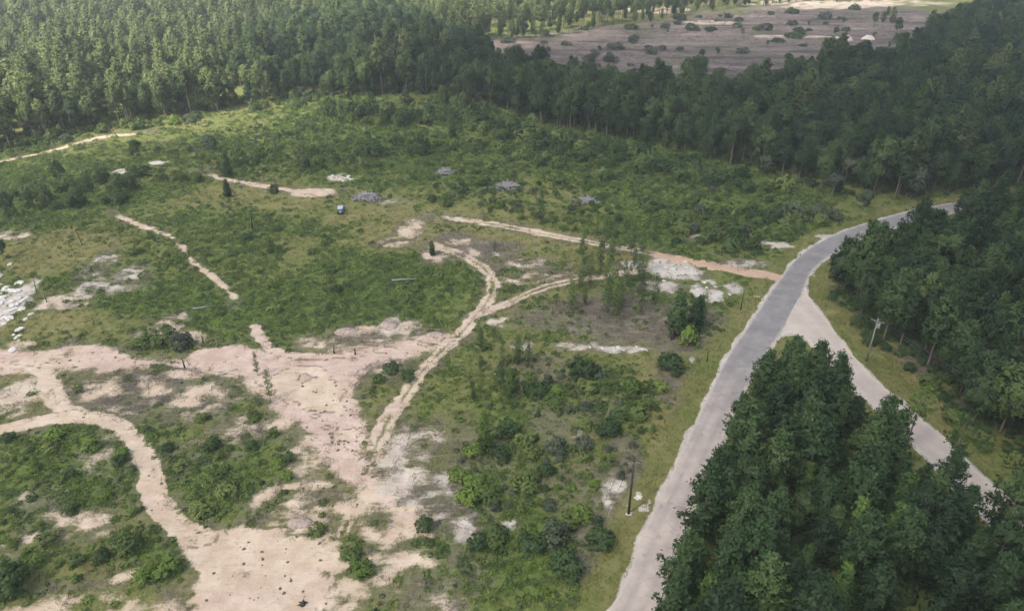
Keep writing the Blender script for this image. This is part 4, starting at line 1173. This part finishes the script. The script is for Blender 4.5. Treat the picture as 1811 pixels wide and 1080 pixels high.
sapling_stand([(830, 640), (900, 610), (960, 640), (960, 720), (880, 740), (830, 720)], 4.6, 92, "slender young pine in the hollow below the trail fork", "saplings in the hollow", 3.5, 7.0)
sapling_stand([(820, 780), (900, 740), (950, 800), (900, 850), (830, 840)], 6.5, 93, "thin sapling on the grey brush slope", "saplings on the grey brush slope", 2.5, 4.5)
# scattered bushes and lone trees on the felled clearing
rg = np.random.default_rng(95)
for px, py, h in [(918, 60, 6), (931, 54, 8), (948, 66, 5), (1040, 58, 6), (1060, 94, 7), (1148, 46, 9), (1153, 52, 5), (1180, 62, 4), (1268, 98, 8), (1312, 66, 5), (1430, 48, 4), (1478, 62, 9), (1490, 42, 5), (1545, 46, 10), (1558, 52, 9), (1572, 60, 12), (1585, 66, 10), (1566, 40, 8), (1356, 84, 4), (1240, 104, 9), (982, 44, 8), (1005, 40, 9), (1030, 38, 7), (1545, 68, 7)]:
    x, y = G(px, py)
    tree("broadleaf_tree", (BROAD + GREYB + TALL)[int(rg.integers(12))], x, y, h / 15, "lone tree left standing on the felled clearing", "tree", "lone trees on the clearing")
CP = spots([(880, 70), (1000, 45), (1200, 30), (1450, 12), (1620, 18), (1600, 100), (1400, 120), (1290, 150), (1100, 140), (960, 115)], 5.5, .5, seed=96)
CP = CP[fbm(CP[:, 0] * .35, CP[:, 1], 22, 97) > .47]
nc = len(CP)
mass("dead_brush", "felled grey brush and regrowth on the far clearing", np.column_stack([CP, hz(CP[:, 0], CP[:, 1])]), rf.uniform(1.2, 3.4, nc), rf.uniform(0, 6.28, nc), rf.choice(7, nc, p=[.31, .31, .31, .03, .03, .006, .004]), [[b] for b in TWIG + BUSHG + BUSHD[:2]], rf.uniform(.3, .7, nc))

# ------------------------------------------------------------------ dead wood, rocks, mounds
def snag(px, py, h, r, lab, mat='bark_dark', lean=.0, name="dead_snag"):
    x, y = G(px, py)
    rg = random.Random(px)
    t = thing(name, lab, "dead tree", (x, y, float(hz(x, y))), rg.uniform(0, 6.28))
    mb = MB().tube([(0, 0, -.2), (lean * .3, 0, h * .35), (lean, .05, h)], [r * 1.3, r, r * .55], 7)
    ob("trunk", mb.mesh("trunk", M[mat], True), t)
    if h > 2.5:
        for k in range(3):
            a = rg.uniform(0, 6.28); z = h * rg.uniform(.4, .9)
            b = MB().tube([(lean * z / h, 0, z), (lean * z / h + math.cos(a) * .5, math.sin(a) * .5, z + .3)], [r * .4, r * .12], 5)
            ob("branch", b.mesh("branch", M[mat]), t)
snag(447, 406, 5.0, .17, "dark bare trunk standing in the dense green scrub", lean=-.5)
snag(146, 435, 5.0, .10, "thin dark bare trunk above the broken pale soil", lean=-.4)
snag(360, 608, 2.2, .16, "short charred post by the pink flat's thicket")
snag(1188, 601, 2.6, .28, "black charred stump post on the grey brush")
snag(66, 520, 3.6, .09, "thin dark bare trunk beside the white rocks", lean=.3)
snag(83, 535, 2.8, .08, "short dark bare trunk near the pale patch", lean=-.2)
snag(326, 648, 2.0, .14, "dark stub at the end of the pink strip")
snag(590, 620, 1.8, .14, "dark stub beside the curling trail", lean=.2)
snag(628, 623, 1.5, .16, "short dark stub on the pink strip")
snag(945, 433, 2.0, .14, "pale stub on the olive grass by the grey patch", 'grey_wood')
snag(1147, 222, 7.5, .16, "pale bare trunk at the foot of the dark wood", 'grey_wood')
snag(1310, 548, 4.6, .1, "thin dark post by the white roadside sand")
snag(1250, 640, 2.4, .1, "short dark post on the roadside brush")
snag(415, 600, 1.7, .1, "thin stub at the pink flat's upper corner")

def stick_heap(px, py, w, d, h, n, lab, seed, mat='grey_wood'):
    x, y = G(px, py)
    rg = random.Random(seed)
    t = thing("brush_pile", lab, "brush pile", (x, y, float(hz(x, y))), 0)
    core = MB()
    for k in range(n):
        a = rg.uniform(0, 3.14); L = rg.uniform(1.0, 3.0)
        cx, cy = rg.gauss(0, w * .22), rg.gauss(0, d * .22)
        cz = max(.1, h * (1 - (abs(cx) / (w * .6)) ** 2 - (abs(cy) / (d * .6)) ** 2) * rg.uniform(.2, 1))
        dz = rg.uniform(-.25, .5)
        p, q = (cx - math.cos(a) * L / 2, cy - math.sin(a) * L / 2, max(.05, cz - dz * L / 2)), (cx + math.cos(a) * L / 2, cy + math.sin(a) * L / 2, max(.06, cz + dz * L / 2))
        mb = MB().tube([p, q], [rg.uniform(.07, .16), rg.uniform(.03, .07)], 5)
        if L > 2.2 and k % 3 == 0:
            ob("log", mb.mesh("log", M[mat]), t)
        else:
            core.add(mb.v, mb.f)
    o = ob("branches", core.mesh("branches", M[mat]), t)
    o["kind"] = "stuff"
stick_heap(648, 351, 8, 6, 2.0, 150, "pale grey brush pile beside the parked vehicle", 1)
stick_heap(786, 306, 5.5, 6, 1.6, 100, "small grey brush pile under the far slope shrubs", 2)
stick_heap(898, 333, 8, 6, 1.7, 130, "wide grey brush pile on the far green slope", 3)
stick_heap(1036, 357, 6.5, 5, 1.2, 90, "low grey brush pile towards the road bend thicket", 4)
x, y = G(715, 496)
t = tag(ob("fallen_log", MB().tube([(-2.9, -.5, .3), (-1, -.1, .26), (1.2, .1, .3), (2.9, .5, .2)], [.2, .18, .15, .08], 7).mesh("fallen_log", M['grey_wood'], True), None, (x, y, float(hz(x, y)) + .25)), "pale fallen log lying in the dense green scrub", "log")
x, y = G(360, 545)
tag(ob("fallen_log", MB().tube([(-2.0, -.7, .3), (0, 0, .26), (2.0, .8, .2)], [.14, .12, .06], 7).mesh("fallen_log", M['grey_wood'], True), None, (x, y, float(hz(x, y)) + .25)), "thin fallen log below the winding trail", "log")

def rock_mesh(seed):
    rg = np.random.default_rng(seed)
    import bmesh
    bm = bmesh.new()
    bmesh.ops.create_icosphere(bm, subdivisions=2, radius=.5)
    for v in bm.verts:
        n = v.co.normalized()
        k = 1 + .35 * math.sin(n.x * 4 + seed) * math.cos(n.y * 5 + seed * 2) + rg.uniform(-.1, .1)
        v.co = Vector((n.x * 1.25, n.y, n.z * .6)) * .5 * k
    me = bpy.data.meshes.new("rock")
    bm.to_mesh(me); bm.free()
    me.materials.append(M['rock'])
    return me
ROCK = [rock_mesh(k) for k in range(5)]
def rocks(n, px, py, rx, ry, lab, grp, s0, s1, seed):
    rg = random.Random(seed)
    for k in range(n):
        x, y = G(px + rg.gauss(0, rx * .5), py + rg.gauss(0, ry * .5))
        s = rg.uniform(s0, s1)
        o = ob("rock", ROCK[rg.randrange(5)], None, (x, y, float(grid_lookup(Z, np.array([x]), np.array([y]))[0]) + s * .12), rg.uniform(0, 6.28), (s, s, s * rg.uniform(.6, 1)))
        tag(o, lab, "rock", grp)
rocks(46, 14, 540, 34, 60, "chalky white rock in the broken heap beside the olive grass", "white rocks of the heap", .5, 1.7, 1)
rocks(16, 1195, 478, 44, 16, "white lump on the bright sand beside the dark pines", "white lumps by the dark pines", .35, .9, 2)
rocks(9, 605, 315, 20, 8, "pale rock on the olive slope above the parked vehicle", "pale rocks above the vehicle", .5, 1.4, 3)
rocks(14, 1250, 515, 40, 16, "white lump on the sand strip near the paved road", "white lumps near the paved road", .3, .9, 4)
rocks(10, 30, 596, 10, 6, "white rock in the small ring below the rock heap", "white rocks of the ring", .35, .7, 5)
rocks(12, 1110, 618, 60, 6, "pale lump along the white sand strip in the brush", "pale lumps of the sand strip", .3, .7, 6)
for (px, py, s) in ((1128, 884, .75), (1112, 912, .6)):
    x, y = G(px, py)
    tag(ob("rock", ROCK[1], None, (x, y, float(hz(x, y)) + .05), .3, (s * 1.3, s * 1.3, s * .5)), "flat pale stone " + ("beside the roadside utility pole" if s > .7 else "at the foot of the roadside utility pole"), "rock")

def mound(px, py, rx, ry, h, mat, lab, seed, name="dirt_mound", cat="mound"):
    x, y = G(px, py)
    n = 22
    V, F = [], []
    for i in range(n + 1):
        for j in range(n + 1):
            u_, v_ = 2 * i / n - 1, 2 * j / n - 1
            r = math.hypot(u_, v_)
            k = max(0, 1 - r ** 1.7)
            z = h * k * (.65 + .7 * float(fbm(u_ * 3 + seed, v_ * 3, 1, seed))) - (.3 if r > 1 else .03)
            V.append((u_ * rx, v_ * ry, z))
    for i in range(n):
        for j in range(n):
            a = i * (n + 1) + j
            F.append((a, a + n + 1, a + n + 2, a + 1))
    me = bpy.data.meshes.new(name)
    me.from_pydata(V, [], F); me.materials.append(mat); me.update()
    me.polygons.foreach_set("use_smooth", [True] * len(F))
    tag(ob(name, me, None, (x, y, float(hz(x, y)))), lab, cat)
mound(530, 922, 2.0, 1.2, .7, M['earth'], "low grey-brown dirt mound behind the sand turnaround", 3)
mound(690, 572, 1.8, 2.2, .9, M['earth'], "grey dirt heap on the upper edge of the pink strip", 5)
mound(612, 582, 2.5, 1.6, .7, M['earth'], "low grey dirt heap beside the dense green scrub", 7)
mound(770, 590, 2.0, 1.2, .6, M['earth'], "small dirt heap where the pink strip meets the trail", 9)
mound(1495, 72, 5, 3, 3.0, M['sandm'], "white sand heap on the near edge of the felled clearing", 11, "sand_heap", "sand heap")
mound(1535, 70, 4.5, 3, 2.4, M['sandm'], "second white sand heap beside the clearing's dark trees", 13, "sand_heap", "sand heap")
mound(1480, 72, 3, 3, 2.2, M['sandm'], "small white sand heap touching the larger one", 15, "sand_heap", "sand heap")
x, y = G(535, 1068)
st = thing("tree_stump", "dark uprooted stump at the edge of the sand turnaround", "stump", (x, y, float(hz(x, y))))
ob("bole", MB().tube([(0, 0, -.1), (.1, 0, .35), (.15, .05, .6)], [.34, .27, .22], 9).mesh("bole", M['bark_dark'], True), st)
for k in range(4):
    a = k * 1.05 + .5
    ob("root", MB().tube([(0, 0, .2), (math.cos(a) * .4, math.sin(a) * .4, .3), (math.cos(a) * .7, math.sin(a) * .7, .12 + .2 * (k % 2))], [.15, .1, .03], 6).mesh("root", M['bark_dark']), st)
# clods and litter on the bare sand
bp = []
for px, py, rx, ry, n in ((470, 1010, 110, 60, 34), (430, 960, 14, 14, 10), (520, 1045, 30, 16, 12), (590, 735, 60, 60, 60), (270, 850, 16, 60, 12), (160, 740, 90, 8, 7), (640, 612, 140, 12, 40), (200, 640, 140, 14, 50), (620, 800, 40, 40, 50), (1180, 480, 60, 16, 30), (580, 900, 60, 50, 50)):
    for _ in range(n):
        bp.append(G(px + rf.uniform(-rx, rx), py + rf.uniform(-ry, ry)))
bp = np.array(bp)
CLOD = []
for k in range(3):
    me = rock_mesh(20 + k); me.materials.clear(); me.materials.append(M['clod']); CLOD.append([me])
mass("debris", "dark clods and litter strewn on the bare sand", np.column_stack([bp, grid_lookup(Z, bp[:, 0], bp[:, 1]) + .04]), .08 + .4 * rf.random(len(bp)) ** 2.5, rf.uniform(0, 6.28, len(bp)), rf.integers(0, 3, len(bp)), CLOD)

# ------------------------------------------------------------------ utility poles and wires
def pole(px, py, h, mat, lab, rot, transformer=False, xy=None):
    x, y = G(px, py) if xy is None else xy
    t = thing("utility_pole", lab, "utility pole", (x, y, float(hz(x, y))), rot)
    ob("shaft", MB().tube([(0, 0, -.3), (0, 0, h * .5), (0, 0, h)], [.19, .16, .12], 10).mesh("shaft", mat, True), t)
    ca = ob("crossarm", MB().box((0, -.14, h - .5), (2.4, .12, .14)).mesh("crossarm", mat), t)
    for k in (-1.05, 0.0, 1.05):
        z0 = h - .43 if k else h
        yy = -.14 if k else 0
        ob("insulator", MB().tube([(k, yy, z0), (k, yy, z0 + .12), (k, yy, z0 + .24)], [.035, .07, .04], 8).mesh("insulator", M['steel'], True), ca if k else t)
    for s_ in (-1, 1):
        ob("brace", MB().tube([(s_ * .6, -.14, h - .55), (0, -.17, h - 1.2)], .025, 5).mesh("brace", M['steel']), t)
    if transformer:
        tr = ob("transformer", MB().tube([(.42, 0, h - 1.9), (.42, 0, h - 1.85), (.42, 0, h - .95), (.42, 0, h - .88)], [.2, .27, .27, .18], 14).mesh("transformer", M['steel'], True), t)
        ob("bushing", MB().tube([(.42, 0, h - .88), (.42, 0, h - .62)], [.05, .03], 8).mesh("bushing", M['steel']), tr)
        ob("bracket", MB().box((.2, 0, h - 1.3), (.2, .1, .1)).mesh("bracket", M['steel']), t)
    return Vector((x, y, float(hz(x, y)))), rot, h
A = pole(1111, 912, 11.0, M['pole_dark'], "dark wooden utility pole on the roadside slope", -.42)
ax, ay = G(1111, 912)
dirv = Vector((*(np.array(G(1146, 850)) - np.array(G(1075, 1000))), 0)).normalized()
B = pole(0, 0, 11.0, M['pole_dark'], "dark utility pole further down the roadside line", -.42, xy=(ax - dirv.x * 58, ay - dirv.y * 58))
Cp = pole(1532, 637, 9.6, M['pole'], "pale utility pole with transformer on the gravel road verge", -.75, True)
gx1, gy1 = G(1850, 850)
D = pole(0, 0, 9.6, M['pole'], "pale utility pole further along the gravel road verge", -.75, True, xy=(gx1, gy1))
def wires(p, q, lab, sag):
    t = thing("power_line", lab, "power line", p[0])
    for k in (-1.05, 0.0, 1.05):
        z = .24 if k == 0 else -.19
        a = p[0] + Vector((math.cos(p[1]) * k, math.sin(p[1]) * k, p[2] + z))
        b = q[0] + Vector((math.cos(q[1]) * k, math.sin(q[1]) * k, q[2] + z))
        P = [a.lerp(b, s / 14) - Vector((0, 0, sag * 4 * (s / 14) * (1 - s / 14))) - p[0] for s in range(15)]
        ob("cable", MB().tube(P, .024, 5).mesh("cable", M['wire']), t)
wires(A, B, "three sagging cables along the roadside slope", 1.1)
wires(Cp, D, "three cables along the gravel road verge", .9)

# ------------------------------------------------------------------ parked vehicle
def vehicle(px, py, rot):
    x, y = G(px, py)
    t = thing("parked_car", "dark blue off-road car with pale roof parked on the olive grass", "car", (x, y, float(hz(x, y)) + .02), rot)
    # local: front is +y, rear faces -y
    body = MB().box((0, 0, .68), (1.84, 4.3, .34)).box((0, 0, .93), (1.80, 4.26, .24), (.96, .985))
    ob("body", body.mesh("body", M['navy']), t)
    ob("bonnet", MB().box((0, 1.38, 1.10), (1.62, 1.35, .12), (.95, .95)).mesh("bonnet", M['navy']), t)
    cab = ob("cabin", MB().box((0, -.62, 1.36), (1.66, 2.72, .62), (.88, .86)).mesh("cabin", M['navy']), t)
    ob("roof", MB().box((0, -.62, 1.72), (1.50, 2.42, .09), (.95, .96)).mesh("roof", M['carroof']), t)
    ob("rear_window", MB().add([(-.68, -1.985, 1.16), (.68, -1.985, 1.16), (.63, -1.845, 1.6), (-.63, -1.845, 1.6)], [(0, 1, 2, 3)]).mesh("rear_window", M['carglass']), cab)
    ob("windscreen", MB().add([(.68, .745, 1.16), (-.68, .745, 1.16), (-.63, .605, 1.6), (.63, .605, 1.6)], [(0, 1, 2, 3)]).mesh("windscreen", M['carglass']), cab)
    for s_ in (-1, 1):
        for y0, y1 in ((-1.75, -.95), (-.85, -.1), (0, .55)):
            ob("side_window", MB().add([(s_ * .815, y0, 1.16), (s_ * .815, y1, 1.16), (s_ * .763, y1 * .9 - .03, 1.58), (s_ * .763, y0 * .9 - .03, 1.58)], [(0, 1, 2, 3) if s_ > 0 else (3, 2, 1, 0)]).mesh("side_window", M['carglass']), cab)
        ob("tail_light", MB().box((s_ * .78, -2.15, .92), (.16, .06, .3)).mesh("tail_light", M['redlamp']), t)
        ob("headlight", MB().box((s_ * .68, 2.15, .95), (.26, .06, .2)).mesh("headlight", M['chrome']), t)
        ob("mirror", MB().box((s_ * 1.0, .55, 1.22), (.2, .1, .16)).mesh("mirror", M['navy']), t)
        for yy in (-1.35, 1.4):
            w = ob("wheel", MB().tube([(s_ * .70, yy, .4), (s_ * .74, yy, .4), (s_ * .94, yy, .4), (s_ * .97, yy, .4)], [.33, .4, .4, .33], 18).mesh("wheel", M['rubber'], True), t)
            ob("rim", MB().tube([(s_ * .95, yy, .4), (s_ * .985, yy, .4)], [.24, .2], 14).mesh("rim", M['chrome']), w)
    ob("bumper", MB().box((0, -2.22, .58), (1.7, .16, .2)).mesh("bumper", M['rubber']), t)
    ob("bumper", MB().box((0, 2.22, .58), (1.7, .16, .2)).mesh("bumper", M['rubber']), t)
    sw = ob("spare_wheel", MB().tube([(.1, -2.16, 1.02), (.1, -2.36, 1.02)], [.40, .37], 18).mesh("spare_wheel", M['rubber']), t)
    ob("wheel_cover", MB().tube([(.1, -2.35, 1.02), (.1, -2.385, 1.02)], [.3, .27], 16).mesh("wheel_cover", M['chrome']), sw)
vehicle(603, 374, .12)

# ------------------------------------------------------------------ clouds above, which shade the near ground and the dark wood
def cloud_mat(name, clear):
    m, nt, out = new_mat(name)
    d = N(nt, "ShaderNodeBsdfDiffuse"); d.inputs[0].default_value = (.9, .9, .9, 1)
    t = N(nt, "ShaderNodeBsdfTranslucent"); t.inputs[0].default_value = (.96, .96, .96, 1)
    mx = N(nt, "ShaderNodeMixShader"); mx.inputs[0].default_value = .78
    nt.links.new(d.outputs[0], mx.inputs[1]); nt.links.new(t.outputs[0], mx.inputs[2])
    tp = N(nt, "ShaderNodeBsdfTransparent")
    m2 = N(nt, "ShaderNodeMixShader"); m2.inputs[0].default_value = clear
    nt.links.new(mx.outputs[0], m2.inputs[1]); nt.links.new(tp.outputs[0], m2.inputs[2])
    nt.links.new(m2.outputs[0], out.inputs[0])
    return m
M['cloud'] = cloud_mat('cloud_body', .45)
M['cloud_added'] = cloud_mat('added_cloud_body', .22)
def cloud(name, shade, alt, lab, seed, thick=90, mat="cloud"):
    sh = np.array(shade, float)
    off = np.array([SUN_DIR.x, SUN_DIR.y]) / SUN_DIR.z * alt
    poly = sh + off
    lo, hi = poly.min(0) - 60, poly.max(0) + 60
    st_ = 14.0
    xs, ys = np.arange(lo[0], hi[0], st_), np.arange(lo[1], hi[1], st_)
    A_, B_ = np.meshgrid(xs, ys)
    a, b = A_.ravel(), B_.ravel()
    sd = poly_sd(poly, a, b) + 55 * (fbm(a, b, 110, seed) - .5)
    inn = sd < 0
    th = np.sqrt(np.clip(-sd, 0, 120) / 120) * thick * (.5 + fbm(a, b, 80, seed + 3))
    nx_ = len(xs)
    i0 = (np.arange(len(ys) - 1)[:, None] * nx_ + np.arange(nx_ - 1)[None, :]).ravel()
    Q = np.stack([i0, i0 + 1, i0 + nx_ + 1, i0 + nx_], 1)
    Q = Q[inn[Q].all(1)]
    npt = len(a)
    V = np.vstack([np.column_stack([a, b, alt + th]), np.column_stack([a, b, alt - th * .35 - 1])])
    F = np.vstack([Q, Q[:, ::-1] + npt])
    # side walls
    e = np.vstack([Q[:, [0, 1]], Q[:, [1, 2]], Q[:, [2, 3]], Q[:, [3, 0]]])
    key = np.sort(e, 1); kk = key[:, 0].astype(np.int64) * npt + key[:, 1]
    uq, ix, ct = np.unique(kk, return_index=True, return_counts=True)
    be = e[ix[ct == 1]]
    F = np.vstack([F, np.column_stack([be[:, 1], be[:, 0], be[:, 0] + npt, be[:, 1] + npt])])
    used, inv = np.unique(F, return_inverse=True)
    me = mk_mesh(name, V[used], inv.reshape(F.shape), [M[mat]])
    me.polygons.foreach_set("use_smooth", [True] * len(me.polygons))
    tag(ob(name, me), lab, "cloud")
cloud("cloud", [(-330, -120), (460, -120), (560, 250), (760, 720), (470, 640), (300, 610), (120, 590), (60, 540), (-20, 430), (-35, 350), (-85, 290), (-160, 245), (-330, 212)], 620, "broad grey-white cloud hanging over the field", 5)

cloud("cloud", [(60, -60), (460, -60), (520, 250), (560, 470), (330, 455), (120, 440), (-10, 445), (-85, 420), (-75, 330), (-20, 300), (60, 262), (135, 232), (125, 205), (95, 165), (88, 140), (70, 110), (52, 80)], 760, "unseen cloud added to deepen the shade on the dark wood", 8, 60, "cloud_added")  # second cloud, added out of view to darken the woods and the wedge

# ------------------------------------------------------------------ haze: pale summer air
hm = bpy.data.materials.new('summer_haze')
hm.use_nodes = True
hn = hm.node_tree.nodes
for n_ in list(hn):
    hn.remove(n_)
ho = hn.new("ShaderNodeOutputMaterial")
pv = hn.new("ShaderNodeVolumePrincipled")
pv.inputs["Color"].default_value = (.86, .92, 1.0, 1)
pv.inputs["Density"].default_value = 0.00026
pv.inputs["Anisotropy"].default_value = 0.2
hm.node_tree.links.new(pv.outputs[0], ho.inputs["Volume"])
hz_me = MB().box((0, 5500, 47.5), (14200, 13600, 101)).mesh("haze", hm)
tag(ob("haze", hz_me), "thin pale haze over the whole view", kind="stuff")
